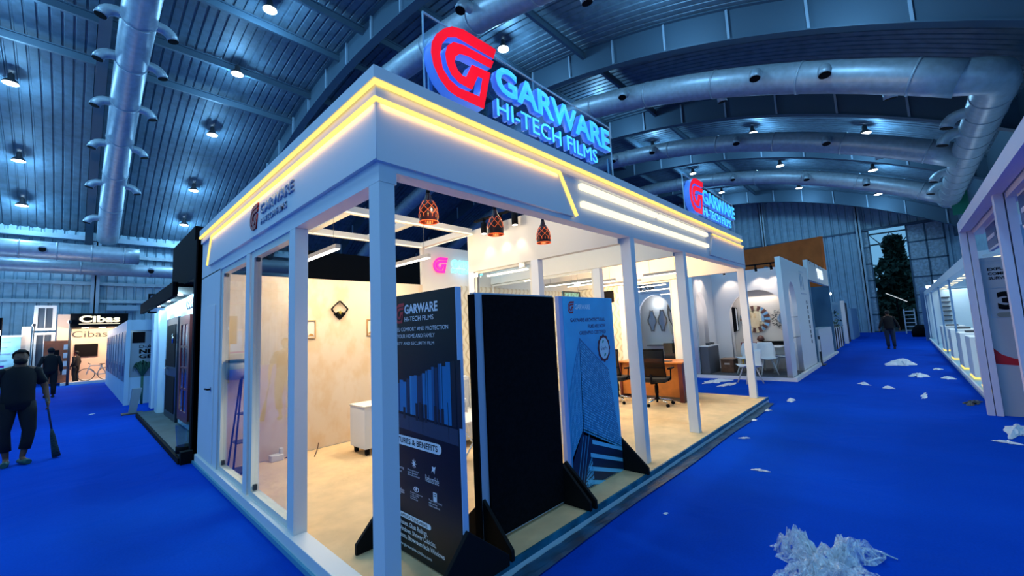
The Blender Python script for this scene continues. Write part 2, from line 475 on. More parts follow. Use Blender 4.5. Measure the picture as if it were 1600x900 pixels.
# high bay lamps
for i, x in enumerate((-10.4, -3.4, 3.0, 10.3, 17.4, 24.2, 31.3, 38.3)):
    for j, y in enumerate((-1.8, 2.8, 8.5, 12.9, 17.2, 21.8, 26.3, 29.1)):
        z = zc(y) - .5
        if (x, y) in ((17.4, -1.8), (17.4, 2.8)): continue
        if x > 10 and y > 12: continue
        t = thing('high_bay_light', 'high bay roof lamp, %s row from the right wall, %s bay from near end' % (ORD[j], ORD[i]), 'ceiling light', (x, y, z), 'high bay lamps')
        m = MB(); m.lathe(x, y, [(.05, z + .42), (.09, z + .36), (.1, z + .2), (.22, z + .06), (.235, z)], 20, cap=False); m.cyl((x, y, z + .4), (x, y, zc(y) - .03), .012, 6); m.build('housing', darkgrey, t)
        m = MB(); m.lathe(x, y, [(.001, z + .012), (.215, z + .012), (.215, z + .002), (.15, z - .02), (.001, z - .03)], 20, cap=False); m.build('lens', bright, t)
        lamp('lamp_glow', t, (x, y, z - .12), LAMP_W, LAMP_COL, .22)

# right eave beam and lean-to roof outside it
bx('trim_7', mat('light_steel', (.34, .46, .58)), 6, XE, YR + .3, YR + .55, 8.75, 9.15, kind='structure')
bx('trim_8', girderm, 6, XE, YR + .1, YR + .3, 7.2, 8.9, kind='structure')
t = thing('lean_to_roof', 'slatted lean-to roof outside the right eave of the hall', 'roof', (20, YR - 2, 8))
m = MB()
for k in range(24):
    x = 6 + k * 1.2; m.hexa([(x, YR + .2, 7.9), (x + .12, YR + .2, 7.9), (x + .12, YR - 5, 9.3), (x, YR - 5, 9.3), (x, YR + .2, 8.0), (x + .12, YR + .2, 8.0), (x + .12, YR - 5, 9.45), (x, YR - 5, 9.45)])
m.build('rafter', mat('light_steel', (.34, .46, .58)), t)
MB().hexa([(5, YR + .2, 8.2), (36, YR + .2, 8.2), (36, YR - 5, 9.7), (5, YR - 5, 9.7), (5, YR + .2, 8.3), (36, YR + .2, 8.3), (36, YR - 5, 9.8), (5, YR - 5, 9.8)]).build('roof_sheet', mat('dark_sheet', (.08, .13, .18), .7), t)
t = thing('exit_banner', 'green hanging exit banner high by the right wall', 'banner', (30, -4.9, 7.2))
bx('banner_cloth', mat('green_cloth', (.01, .20, .14), .8), 30, 30.03, -5.25, -4.65, 6.5, 7.9, t)
MB().tube([(29.98, -4.6, 8.9), (29.98, -4.6, 6.9)], .04, 8).build('pole', steel, t)
t = thing('wall_camera', 'small white surveillance box fixed on the right eave beam', 'camera', (22.3, -5.5, 8.7))
bx('camera_body', white, 22.1, 22.5, -5.75, -5.4, 8.45, 8.95, t, .03); MB().cyl((22.1, -5.57, 8.6), (22.05, -5.57, 8.6), .09, 12).build('camera_lens', black, t)

# outside beyond the open doorway
def tree(x, y, h, w, lab, seed):
    rnd = random.Random(seed); t = thing('tree', lab, 'tree', (x, y, 0), 'trees outside the doorway')
    m = MB(); m.tube([(x, y, 0), (x + .2, y, h * .4), (x, y + .2, h * .8)], [.3, .2, .06], 8); m.build('trunk', mat('bark', (.04, .03, .02), .9), t)
    m = MB(); bm = m.bm
    for k in range(4200):
        a = rnd.random() * 2 * PI; q = rnd.random() ** .5; zz = rnd.random(); rr = w * q * (1 - zz * .9) * (.75 + .25 * math.sin(zz * 14))
        p = Vector((x + rr * math.cos(a), y + rr * math.sin(a), h * (.12 + .9 * zz))); s = rnd.uniform(.2, .45)
        u = Vector((rnd.uniform(-1, 1), rnd.uniform(-1, 1), rnd.uniform(-1, 1))).normalized() * s; v = Vector((rnd.uniform(-1, 1), rnd.uniform(-1, 1), rnd.uniform(-1, 1))).normalized() * s
        bm.faces.new([bm.verts.new(p + q_) for q_ in (u, v, -u * .8)])
    m.build('foliage', mat('leaf', (.010, .035, .022), .7, noise=(2, .5)), t)
tree(52, -2.2, 8.6, 4.4, 'dark conical tree seen centrally through the open doorway', 1)
tree(60, -6.2, 6.0, 2.3, 'lower dark tree at the right edge of the doorway', 2)
tree(60, 2.6, 7.0, 2.3, 'sparser dark tree at the left edge of the doorway', 3)
tree(60, -1.8, 6.2, 2.1, 'dark bushy tree half hidden behind the conical tree', 5)
m = MB()
for z in (9.2, 10.4): m.tube([(60, -12, z), (60, 6, z)], .09, 6)
y = -12
while y < 6: m.tube([(60, y, 9.2), (60, y + .9, 10.4), (60, y + 1.8, 9.2)], .06, 6); y += 1.8
for yy in (-12, 6): m.tube([(60, yy, 0), (60, yy, 10.4)], .15, 6)
m.build('outdoor_truss', darkgrey, label='dark lattice truss against the sky outside the doorway', cat='truss')
bx('boundary_wall', mat('dark_block', (.03, .045, .06), .8, noise=(2, .3)), 64, 64.3, -16, 10, 0, 3.2, label='low dark boundary wall outside behind the trees', cat='wall')
bx('yard_ground', mat('asphalt', (.03, .04, .05), .9), XE + .2, 80, -30, 25, -.2, -.02, kind='structure')
# ================================================================ THE BOOTH
GP = [(1.08,3.97),(1.02,3.972),(.72,3.965),(.61,3.93),(.53,3.87),(.46,3.79),(.42,3.71),(.41,3.63),(.43,3.54),(.48,3.46),(.56,3.40),(.64,3.385),(.91,3.39),(1.0,3.73),(.80,3.71),(.735,3.58),(.70,3.575),(.65,3.60),(.625,3.65),(.635,3.70),(.68,3.745),(.76,3.765),(1.01,3.775),(1.045,3.85),(.72,3.835),(.62,3.81),(.56,3.75),(.54,3.68),(.55,3.61),(.59,3.54),(.66,3.505),(.79,3.50),(.86,3.64),(.91,3.645),(.87,3.475),(.66,3.462),(.57,3.49),(.51,3.55),(.49,3.65),(.51,3.74),(.565,3.82),(.65,3.865),(1.045,3.875)]
GL = [((x - .41) / .67, (z - 3.385) / .587) for x, z in GP]
def glogo(name, mtx, w, h, m, parent, depth=.004, **t):
    return poly(name, [[(u * w, v * h) for u, v in GL]], depth, mtx, m, parent, **t)
B = thing('exhibition_booth', 'large white open corner booth with glowing yellow light strips, in the centre', 'booth', (0, 0, 0))
PZ = .1
# platform
bx('platform', mat('plinth_white', (.62, .66, .70), .6), -.02, 8.14, -.12, 5.2, 0, PZ - .006, B)
bx('floor_carpet', beigefloor, .10, 8.12, -.115, 3.98, PZ - .006, PZ, B)
film = mat('teal_film', (.02, .16, .26), .25, noise=(5, .5), bump=.5)
bx('edge_film', film, -.03, 8.16, -.137, -.12, .055, PZ + .004, B)
bx('edge_skirting', mat('skirting_white', (.55, .72, .80), .35), -.03, 8.16, -.137, -.12, .0, .055, B)
# sill along the left face
m = MB(); m.box(-.03, .10, -.01, 5.15, 0, .13); m.build('sill', white, B, .004)
bx('edge_skirting', mat('skirting_teal', (.10, .35, .50), .4), -.05, -.03, -.03, 5.2, 0, .04, B)
# posts
def post(x0, y0, z1=2.584, zb=PZ):
    return bx('post', white, x0, x0 + .105, y0, y0 + .13, zb, z1, B, .003)
post(0, 0, zb=0)
post(0, 1.40); post(0, 2.72)
for x in (3.17, 4.77, 7.90): post(x, 0, 2.66)
for x in (3.115, 4.70, 7.925): post(x, 1.36, 2.60)
post(3.115, 2.70, 2.60); post(7.925, 2.68, 2.60)
# beams over the posts
bx('header_beam', white, .0, .12, -.0, 5.15, 2.585, 3.10, B)
bx('header_beam', white, .12, 8.05, 0, .13, 2.66, 3.12, B)
# cornice, stepped
def ring(name, off, inner, z0, z1, m, x1=7.78, y1=5.06):
    q = MB()
    q.box(-off, inner, -off, y1, z0, z1); q.box(inner, x1, -off, inner, z0, z1)
    return q.build(name, m, B)
ring('cornice', .055, .14, 3.205, 3.285, white, 7.80, 5.08)
ring('fascia_band', .030, .13, 3.10, 3.165, white, 7.80, 5.10)
ring('fascia_core', .012, .125, 3.165, 3.205, white, 7.80, 5.10)
# parapet inner upstand over beam
# raised panels
poly('fascia_panel', [[(0, 2.70), (2.04, 2.70), (1.80, 3.07), (0, 3.07)]], .032, frame((-.03, 0, 0), (1, 0, 0), (0, 0, 1)), white, B)
poly('fascia_panel', [[(-4.60, 2.71), (.03, 2.71), (.03, 3.07), (-4.37, 3.07)]], .032, frame((0, 0, 0), (0, -1, 0), (0, 0, 1)), white, B)
poly('fascia_panel', [[(5.90, 2.72), (7.90, 2.72), (7.90, 3.07), (6.08, 3.07)]], .032, FR(0, 0, 0), white, B)
# light strips
def strip(name, pts, r, m, **t):
    q = MB(); q.tube(pts, r, 8, smooth=False); return q.build(name, m, B, **t)
strip('led_strip', [(-.045, 5.08, 3.185), (-.045, -.045, 3.185), (7.80, -.045, 3.185)], .019, led, label='upper glowing yellow light strip')
strip('led_strip', [(-.035, 4.60, 2.72), (-.035, 4.37, 3.083), (-.035, -.035, 3.083), (1.81, -.035, 3.083), (2.05, -.035, 2.71)], .018, led, label='lower glowing yellow light strip with slanted ends')
strip('led_strip', [(6.08, -.035, 3.085), (7.90, -.035, 3.085)], .010, led)
for z, a in ((3.035, ((2.16, 3.90), (3.97, 5.80))), (2.855, ((2.17, 5.80),))):
    for x0, x1 in a:
        o = bx('light_bar', ledw, x0, x1, -.045, -.003, z - .027, z + .027, B)
# real light of the strips
def wash(loc, sx, sy, p, rot): return area('strip_light', B, loc, sx, sy, p, (1.0, .52, .08), rot)
wash((.9, -.05, 3.060), 1.8, .02, 1.2, (R(28), 0, 0))
wash((3.9, -.066, 3.165), 7.7, .02, 1.8, (R(30), 0, 0))
wash((-.050, 2.2, 3.060), .02, 4.4, 3.0, (0, R(-28), 0))
wash((-.068, 2.5, 3.165), .02, 5.0, 1.1, (0, R(-30), 0))
wash((7.0, -.05, 3.065), 1.8, .02, .4, (R(28), 0, 0))
# left face: storage panel with door
bx('side_panel', white, 0, .06, 4.02, 5.15, .13, 2.60, B)
dd = bx('storage_door', white, -.012, 0, 4.22, 5.06, .16, 2.15, B, .002)
MB().tube([(-.012, 4.32, 1.07), (-.05, 4.32, 1.07), (-.055, 4.44, 1.07)], .011, 8).build('door_handle', black, dd)
m = MB(); m.lathe(0, 0, [(.026, 0), (.026, .006)], 14)
m.bm.transform(Matrix.Translation((-.012, 4.32, 1.07)) @ Matrix.Rotation(R(-90), 4, 'Y')); m.build('handle_rose', chrome, dd)
# side windows in the left face
frm = mat('frame_cream', (.80, .76, .66), .5)
for y0, y1 in ((2.86, 4.0), (1.54, 2.70)):
    o = poly('window_frame', [rect(-y1, -y0, .13, 2.585), rect(-y1 + .09, -y0 - .05, .19, 2.52)], .07, frame((.085, 0, 0), (0, -1, 0), (0, 0, 1)), frm, B)
    bx('glass_pane', glass, .045, .051, y0 + .05, y1 - .09, .19, 2.52, o)
    m = MB()
    for (a, z) in ((y0 + .05, .2), (y1 - .13, .2), (y0 + .05, 2.48), (y1 - .13, 2.48)): m.box(.03, .062, a, a + .035, z, z + .05)
    m.build('clip', darkgrey, o)
# inner walls
MB().box(.06, 3.02, 4.0, 4.06, PZ, 2.53).build('back_wall', wallpaper, B, label='cream damask papered wall')
bx('back_wall', warmwhite, 3.02, 8.0, 4.0, 4.06, 2.55, 3.27, B, label='plain cream wall with a lit sign')
MB().box(3.02, 3.9, 4.0, 4.06, PZ, 2.55).build('back_wall', warmwhite, B)
MB().box(3.9, 8.0, 3.995, 4.055, PZ, 2.55).build('back_wall', trellis, B, label='wall papered with a fine trellis pattern')
MB().box(7.94, 8.0, 2.81, 3.995, PZ, 2.6).build('side_wall', trellis, B)
bx('outer_wall', white, .06, 8.0, 5.09, 5.15, 0, 2.5, B)
# partitions: headers
bx('partition_header', warmwhite, 3.12, 3.22, .13, 2.83, 2.60, 3.28, B)
bx('partition_header', warmwhite, 4.72, 4.80, .13, 3.995, 2.61, 3.20, B)
bx('partition_header', warmwhite, 7.93, 8.03, .13, 3.995, 2.61, 3.20, B)
# partition glazing
def pane(x, y0, y1, z0=PZ, z1=2.60):
    o = poly('window_frame', [rect(-y1, -y0, z0, z1), rect(-y1 + .04, -y0 - .04, z0 + .05, z1 - .04)], .05, frame((x, 0, 0), (0, -1, 0), (0, 0, 1)), frm, B)
    bx('glass_pane', glass, x - .03, x - .022, y0 + .04, y1 - .04, z0 + .05, z1 - .04, o)
pane(3.19, 1.50, 2.70); pane(4.78, 1.50, 3.96); pane(8.0, 1.50, 2.68)
m = MB(); m.box(3.06, 3.11, 2.55, 2.64, 2.50, 2.56); m.box(3.06, 3.11, 1.56, 1.66, 2.52, 2.58); m.build('closer', chrome, B)
# pergola of beams over the lounge
perg = white
for y in (2.66, 3.96): bx('pergola_beam', warmwhite, .1, 3.08, y, y + .09, 3.20, 3.29, B)
for x in (1.02, 1.95, 2.99): bx('pergola_beam', warmwhite, x, x + .09, 2.75, 3.96, 3.20, 3.29, B)
for pts in ([(.12, 2.655, 3.20), (3.08, 2.655, 3.20)], [(.12, 3.955, 3.20), (3.0, 3.955, 3.20)], [(3.085, 2.66, 3.20), (3.085, 3.96, 3.20)]):
    MB().tube(pts, .010, 6, smooth=False).build('led_strip', emi('led_cream', (1, .88, .62), 1.6), B)
area('strip_light', B, (1.5, 2.64, 3.18), 2.8, .04, 5, WARMW)
area('strip_light', B, (1.5, 3.90, 3.18), 2.8, .04, 5, WARMW)

# booth lettering on the left fascia
dred = mat('dark_red', (.30, .01, .02), .5); lgrey = mat('letter_grey', (.30, .40, .55), .5)
glogo('logo', FL(-.033, 2.56, 2.77), .27, .25, dred, B, .012, label='dark red emblem')
text('lettering', 'GARWARE', FL(-.033, 2.22, 2.875), .89, .105, lgrey, B, .012, .03, label='grey raised letters')
text('lettering', 'HI-TECH FILMS', FL(-.033, 2.21, 2.775), .72, .06, lgrey, B, .01, .01)

# ---------------------------------------------------------------- rooftop signs
redl = mat('sign_red', (.9, .0, .012), .4, emit=(1, .0, .02), es=.75)
blueside = mat('sign_side', (.10, .28, .85), .4, emit=(.05, .20, 1.0), es=.35)
cyan = mat('sign_cyan', (.03, .45, .8), .4, emit=(.06, .62, 1.0), es=.85)
cyan2 = mat('sign_cyan_bright', (.1, .7, .9), .4, emit=(.12, .85, 1.0), es=.75)
def roof_sign(x, lab, w=2.66):
    t = thing('rooftop_sign', lab, 'sign', (x, .1, 3.285), 'illuminated rooftop signs')
    bx('acrylic_panel', acrylic, x, x + w, .10, .112, 3.285, 4.0, t); poly('panel_edge', [rect(x, x + w, 3.285, 4.0), rect(x + .008, x + w - .008, 3.286, 3.992)], .014, FR(0, .113, 0), mat('acrylic_edge', (.5, .75, .9), .2), t)
    o = glogo('logo_body', FR(x, .10, 3.385), .66, .585, blueside, t, .085, label='blue side return of the emblem')
    o = glogo('logo', FR(x, .012, 3.385), .66, .585, redl, t, .004, label='glowing red emblem')
    f = FR(x + .67, .10, 3.63)
    text('letters_body', 'GARWARE', f, 1.84, .25, blueside, t, .06, .035)
    text('letters', 'GARWARE', FR(x + .67, .038, 3.63), 1.84, .25, cyan, t, .004, .03, label='glowing blue letters')
    text('letters_body', 'HI-TECH FILMS', FR(x + .68, .10, 3.42), 1.55, .15, blueside, t, .05, .008)
    text('letters', 'HI-TECH FILMS', FR(x + .68, .048, 3.42), 1.55, .15, cyan2, t, .004, .0, label='glowing pale cyan letters')
    m = MB()
    for q in (x + .05, x + w / 2, x + w - .08): m.box(q, q + .03, .112, .13, 3.285, 3.6)
    m.build('bracket', mat('bracket_blue', (.2, .45, .7), .3, .3), t)
    lamp('sign_glow', t, (x + .35, -.10, 3.7), 1.2, (1, .05, .1), .15)
    lamp('sign_glow', t, (x + 1.5, -.05, 3.62), 2.2, (.1, .55, 1), .15)
    return t
roof_sign(.42, 'large red and blue illuminated sign on the near end of the booth roof')
roof_sign(5.30, 'smaller looking red and blue illuminated sign on the far end of the booth roof')
# inner wall sign
t = thing('wall_sign', 'small pink and cyan neon sign on the inner cream wall', 'sign', (3.3, 3.99, 2.9))
pink = mat('neon_pink', (.9, .02, .3), .4, emit=(1, .01, .30), es=1.1)
glogo('logo', FR(3.26, 3.99, 2.77), .34, .30, pink, t, .02, label='glowing pink emblem')
text('letters', 'GARWARE', FR(3.68, 3.99, 2.90), .95, .15, mat('neon_cyan', (.2, .8, .9), .4, emit=(.25, .9, 1), es=1.5), t, .02, .03, label='glowing cyan letters')
text('letters', 'HI-TECH FILMS', FR(3.68, 3.99, 2.79), .80, .08, MATS['neon_cyan'], t, .02, .01)
lamp('sign_glow', t, (3.95, 3.85, 2.88), 2.5, (.15, .5, 1), .1); lamp('sign_glow', t, (3.4, 3.85, 2.92), .7, (1, .1, .5), .1)

# ---------------------------------------------------------------- lamps inside
woodred = mat('shade_red', (.035, .003, .003), .3); orange = mat('shade_orange', (.9, .18, .03), .5, emit=(1, .14, .03), es=.75)
def pendant(x, y, z, lab, kind):
    t = thing('pendant_lamp', lab, 'pendant lamp', (x, y, z + .24), 'lattice pendant lamps')
    prof = [(.072, z), (.078, z + .05), (.072, z + .11), (.052, z + .16), (.028, z + .20), (.018, z + .24)]
    m = MB(); m.lathe(x, y, prof, 24, cap=False); m.lathe(x, y, [(r - .003, q) for r, q in prof], 24, cap=False); sh = m.build('shade', woodred, t, label='dark red shade')
    m = MB()
    def pt(a, q):
        for (r0, z0), (r1, z1) in zip(prof, prof[1:]):
            if q <= z1: rr = r0 + (r1 - r0) * (q - z0) / (z1 - z0); break
        return Vector((x + (rr + .001) * math.cos(a), y + (rr + .001) * math.sin(a), q))
    n = 7
    for k in range(n):
        for s in (-1, 1):
            P = []
            for j in range(13):
                v = j / 12; a = 2 * PI * k / n
                if kind == 'net': a += s * v * 1.6
                else: a += s * (.5 - abs(((v * 3) % 2) - 1)) * .45 + (PI / n if s > 0 else 0)
                P.append(pt(a, z + .055 + v * .115))
            m.tube(P, .0017, 5)
    if kind == 'net':
        for k in range(n * 2):
            a = PI * k / n; m.tube([pt(a, z + .03), pt(a, z + .055)], .0025, 5)
    m.build('lattice', orange, sh, label='orange glowing lattice cut in the shade')
    m = MB(); m.tube([(x + .077 * math.cos(q), y + .077 * math.sin(q), z) for q in [2 * PI * k / 24 for k in range(24)]], .003, 6, closed=True)
    m.lathe(x, y, [(.070, z + .003), (.073, z + .03)], 20, cap=False); m.build('rim', orange, sh)
    m = MB(); m.lathe(x, y, [(.004, z + .07), (.024, z + .09), (.026, z + .12), (.012, z + .15)], 12); m.build('bulb', emi('warm_bulb', (1, .62, .25), 9), t)
    MB().tube([(x, y, z + .235), (x, y, 3.2)], .0035, 6).build('cord', black, t)
    MB().lathe(x, y, [(.02, z + .22), (.014, z + .27)], 12).build('cap', black, t)
    lamp('bulb_light', t, (x, y, z + .02), 1.5, (1, .4, .15), .03)
pendant(.71, .5, 2.55, 'nearest of the three lattice pendants, hanging close to the corner post', 'net')
pendant(1.47, .5, 2.55, 'middle lattice pendant with a honeycomb pattern, beside a black spotlight', 'hex')
pendant(2.19, .5, 2.56, 'farthest lattice pendant, in front of the plain cream partition', 'net')
t = thing('pendant_rail', 'thin black rail holding the three pendants', 'rail', (1.5, .5, 3.2))
m = MB(); m.box(.55, 3.12, .49, .51, 3.19, 3.21); m.box(.55, .57, .12, .5, 3.19, 3.21); m.build('rail_bar', black, t)
def spot(x, y, z, tgt, lab, grp, p=12, tilt=0, r=.045, L=.17, size=75):
    t = thing('spotlight', lab, 'spotlight', (x, y, z), grp)
    d = (Vector(tgt) - Vector((x, y, z))).normalized(); a = Vector((x, y, z)); b = a + d * L
    m = MB(); m.tube([a - d * .0, b], r, 16); m.build('barrel', black, t)
    m = MB(); m.cyl(b - d * .004, b + d * .003, r * .82, 16); m.build('lens', spotm, t)
    m = MB(); m.box(x - .03, x + .03, y - .02, y + .02, z + .02, z + .07); m.build('bracket', black, t)
    l = lamp('beam', t, b + d * .02, p, (1, .82, .6), .02, 'SPOT', spot_size=R(size), spot_blend=.6)
    l.rotation_mode = 'QUATERNION'; l.rotation_quaternion = (-d).to_track_quat('Z', 'Y')
    return t
for i, (y, w) in enumerate(((1.65, 'nearest to the front'), (1.95, 'in the middle'), (2.30, 'nearest to the back'))):
    spot(3.00, y, 3.30, (3.06, y, 0), 'black cylinder spotlight on the partition top, %s' % w, 'spotlights on the partition', 8)
for i, x in enumerate((.52, .70, .89)):
    spot(x, .22, 2.86, (x + .05, .9, 1.6), 'black spotlight under the right fascia, %s from the corner post' % ORD[i], 'spotlights behind the fascia', 6, L=.14)
t = thing('spot_track', 'short black track carrying the spotlights behind the right fascia', 'track', (.7, .2, 2.93)); bx('track_bar', black, .4, 1.05, .13, .24, 2.90, 2.94, t)
t = thing('spot_track', 'black track with cylinder spotlights along the partition top', 'track', (3.0, 2, 3.36)); bx('track_bar', black, 2.98, 3.02, 1.5, 2.5, 3.34, 3.37, t); 
def tube_lamp(x, y0, y1, z, lab, grp, top=3.2, p=40):
    t = thing('linear_pendant', lab, 'linear light', (x, (y0 + y1) / 2, z), grp)
    bx('housing', mat('lamp_housing', (.45, .42, .38), .5), x - .03, x + .03, y0, y1, z, z + .05, t)
    bx('diffuser', tubem, x - .027, x + .027, y0 + .01, y1 - .01, z - .012, z, t)
    m = MB()
    for y in (y0 + .12, y1 - .12): m.tube([(x, y, z + .05), (x, y, top)], .0025, 5)
    m.build('cord', darkgrey, t)
    area('tube_glow', t, (x, (y0 + y1) / 2, z - .016), .05, y1 - y0, p * .7, WARMW)
    for q in (-1, 1): area('tube_side_glow', t, (x + q * .031, (y0 + y1) / 2, z - .004), .014, y1 - y0, p * .22, (1, .76, .46), (0, R(-90 * q), 0))
G1 = 'linear lights over the lounge'
tube_lamp(.85, 2.52, 3.7, 2.70, 'left of the two long glowing tubes hanging over the lounge', G1)
tube_lamp(2.12, 2.50, 3.7, 2.71, 'right of the two long glowing tubes hanging over the lounge', G1)
G2 = 'linear lights in the meeting room'
tube_lamp(5.25, 1.70, 2.95, 2.48, 'long glowing tube at the left of the meeting room', G2, p=34)
tube_lamp(6.35, 2.0, 3.2, 2.55, 'long glowing tube in the middle of the meeting room', G2, p=34)
tube_lamp(6.3, .62, 1.35, 2.55, 'short glowing tube nearest the front of the meeting room', G2, p=22)
tube_lamp(7.3, 1.9, 3.1, 2.58, 'long glowing tube at the far side of the meeting room', G2, p=28)
# added warm fill lamps without fixtures, to brighten the inner headers and partitions
area('warm_fill_light', B, (7.2, 2.2, 3.1), .06, 2.6, 34, (1, .52, .12), (0, R(-60), 0))
area('warm_fill_light', B, (3.9, 2.0, 3.15), .06, 2.5, 20, WARMW)
for y in (.9, 2.0): lamp('warm_fill_light', B, (2.3, y, 3.1), 11, (1, .76, .46), .08)
lamp('warm_fill_light', B, (6.3, .8, 2.9), 12, (1, .74, .42), .08)

# ---------------------------------------------------------------- display boards
ptxt = mat('print_white', (.92, .95, .98), .6); pred = mat('print_red', (.55, .05, .06), .6); pnavy = mat('print_navy', (.05, .06, .20), .6)
boardblack = mat('board_black', (.0035, .004, .007), .35, spec=.3)
foot_m = mat('foot_black', (.004, .004, .005), .7, spec=.2)
def brace(t, base, dirv, thick, back, front, h):
    """triangular foot standing across the board edge"""
    b = Vector(base); d = Vector(dirv).normalized(); n = Vector((0, 0, 1)).cross(d) * thick / 2
    pts = [b - d * back, b + d * front, b + d * front + Vector((0, 0, .07)), b + Vector((0, 0, h)), b - d * back + Vector((0, 0, .07))]
    m = MB(); A = [m.bm.verts.new(p - n) for p in pts]; Q = [m.bm.verts.new(p + n) for p in pts]
    m.bm.faces.new(A[::-1]); m.bm.faces.new(Q)
    for i in range(5): m.bm.faces.new([A[i], A[(i + 1) % 5], Q[(i + 1) % 5], Q[i]])
    return m.build('foot', foot_m, t, .004)
def gridquad(m, a, b, c, d, nu, nv, mats, gu=.15, gv=.2, rnd=None, off=0):
    a, b, c, d = map(Vector, (a, b, c, d))
    P = lambda u, v: (a * (1 - u) + b * u) * (1 - v) + (d * (1 - u) + c * u) * v
    for i in range(nu):
        for j in range(nv):
            u0, u1 = (i + gu / 2) / nu, (i + 1 - gu / 2) / nu; v0, v1 = (j + gv / 2) / nv, (j + 1 - gv / 2) / nv
            m.face([P(u0, v0), P(u1, v0), P(u1, v1), P(u0, v1)], mats[rnd.randrange(len(mats))] if rnd else mats[(i + j) % len(mats)])
# board 1: faces the left aisle (-x)
X1 = .45
t = thing('display_board', 'black printed display board with a blue street photo behind the corner post', 'display board', (X1, .3, PZ), 'display boards')
bx('panel', boardblack, X1, X1 + .045, -.13, .77, PZ + .01, 1.945, t, .004)
bx('edge_trim', mat('trim_blue', (.45, .60, .85), .4), X1 + .001, X1 + .045, -.136, -.13, .42, 1.945, t)
for y in (-.15, .79): brace(t, (X1 + .02, y, PZ), (1, 0, 0), .03, .26, .34, .34)
F1 = lambda y, z: frame((X1 - .0015, y, z), (0, -1, 0), (0, 0, 1))
glogo('logo', F1(.60, 1.735), .13, .15, pred, t, .001, label='red printed emblem')
text('print', 'GARWARE', F1(.47, 1.80), .41, .07, ptxt, t, .001, .03); text('print', 'HI-TECH FILMS', F1(.47, 1.745), .36, .035, ptxt, t, .001, .008)
text('print', 'NEXT LEVEL COMFORT AND PROTECTION', F1(.76, 1.675), .81, .028, ptxt, t, .001); text('print', 'FOR YOUR HOME AND FAMILY', F1(.66, 1.625), .56, .028, ptxt, t, .001)
text('print', 'SAFETY AND SECURITY FILM', F1(.64, 1.575), .53, .022, ptxt, t, .001)
bl = [mat('photo_blue_%s' % n, c, .4) for n, c in (('deep', (.003, .03, .09)), ('mid', (.005, .10, .28)), ('bright', (.01, .20, .48)), ('pale', (.03, .30, .60)))]
dk = mat('photo_dark', (.004, .008, .018), .4)
m = MB(); rnd = random.Random(3); y = .74; k = 0
while y > -.12:
    w = rnd.uniform(.015, .05); f = (.74 - y) / .86; top = 1.27 + .23 * f; bot = 1.10 - .05 * f
    m.box(X1 - .0012, X1 - .0004, y - w, y, bot, top - rnd.uniform(0, .03), (dk if f > .92 else bl[rnd.choice((1, 1, 2, 2, 2, 3)) if rnd.random() < .85 else 0])); y -= w + (.006 if rnd.random() < .4 else 0); k += 1
m.face([(X1 - .001, .74, 1.08), (X1 - .001, -.12, 1.04), (X1 - .001, -.12, .94), (X1 - .001, .74, .98)], mat('photo_floor', (.02, .045, .09), .4))
for yy, hh in ((.34, .12), (.30, .13), (.27, .12), (.23, .12), (.12, .12), (.08, .10), (.04, .11), (.50, .08)):
    m.box(X1 - .0018, X1 - .0013, yy - .018, yy + .012, 1.045, 1.045 + hh, dk)
for yy in (.62, .44, .27, -.02): m.box(X1 - .0018, X1 - .0013, yy - .004, yy, .97, 1.20, dk)
m.build('photo_print', None, t, label='blue lit street scene with dark figures')
def pill(f, w, h, r=.5, n=6):
    r *= h; L = []
    for cx_, cy_, a0 in ((w - r, r, -90), (w - r, h - r, 0), (r, h - r, 90), (r, r, 180)):
        L += [(cx_ + r * math.cos(R(a0 + 90 * k / n)), cy_ + r * math.sin(R(a0 + 90 * k / n))) for k in range(n + 1)]
    return L
poly('print_pill', [pill(0, .66, .068)], .001, F1(.72, .853), ptxt, t, label='white rounded heading bar')
text('print', 'FEATURES & BENEFITS', frame((X1 - .0035, .69, .868), (0, -1, 0), (0, 0, 1)), .59, .040, boardblack, t, .001, .02)
poly('print_pill', [pill(0, .40, .035)], .001, F1(.60, .348), ptxt, t)
text('print', 'APPLICATIONS AREAS', frame((X1 - .0035, .57, .355), (0, -1, 0), (0, 0, 1)), .33, .020, boardblack, t, .001, .01)
small = [(.67, 'Heat rejecting\nfilm surface'), (.47, 'Privacy protection\nagainst glare and\nultraviolet radiation'), (.25, 'Reduces fade')]
for y, s in small: text('print', s, F1(y, .655), .15, .045, ptxt, t, .001)
for y, s in ((.67, 'Keeps glass'), (.44, 'Doesn\'t compromise\non the visibility\nand interior\nfrom outside'), (.22, 'These films comply\nwith various\nsafety standards')): text('print', s, F1(y, .50), .15, .05, ptxt, t, .001)
def star(r0, r1, n): return [((r0 if k % 2 else r1) * math.cos(PI * k / n), (r0 if k % 2 else r1) * math.sin(PI * k / n)) for k in range(2 * n)]
def circ(r, n=16, cx=0, cy=0, ry=None): return [(cx + r * math.cos(2 * PI * k / n), cy + (ry or r) * math.sin(2 * PI * k / n)) for k in range(n)]
poly('print_icon', [star(.012, .032, 8)], .001, F1(.385, .745), ptxt, t)
poly('print_icon', [[(-.02, -.02), (.0, -.005), (.015, -.025), (.02, .0), (.03, .025), (.01, .018), (-.01, .022), (-.008, .002)]], .001, F1(.16, .745), ptxt, t)
poly('print_icon', [circ(.032, 16, 0, 0, .018), circ(.026, 16, 0, 0, .013), circ(.009)], .001, F1(.365, .575), ptxt, t)
poly('print_icon', [rect(-.02, .02, -.028, .028), rect(-.012, .012, .002, .008), rect(-.012, .012, .014, .020)], .001, F1(.145, .575), ptxt, t)
text('print', 'Facade Glasses, Glass Railings,\nFrench Windows, Shower Cubicles,\nDoor Glasses, Showroom facia Windows', F1(.72, .205), .66, .125, ptxt, t, .001, .008)
text('print', 'www.garwarehitechfilms.com', F1(.62, .15), .42, .026, ptxt, t, .001)
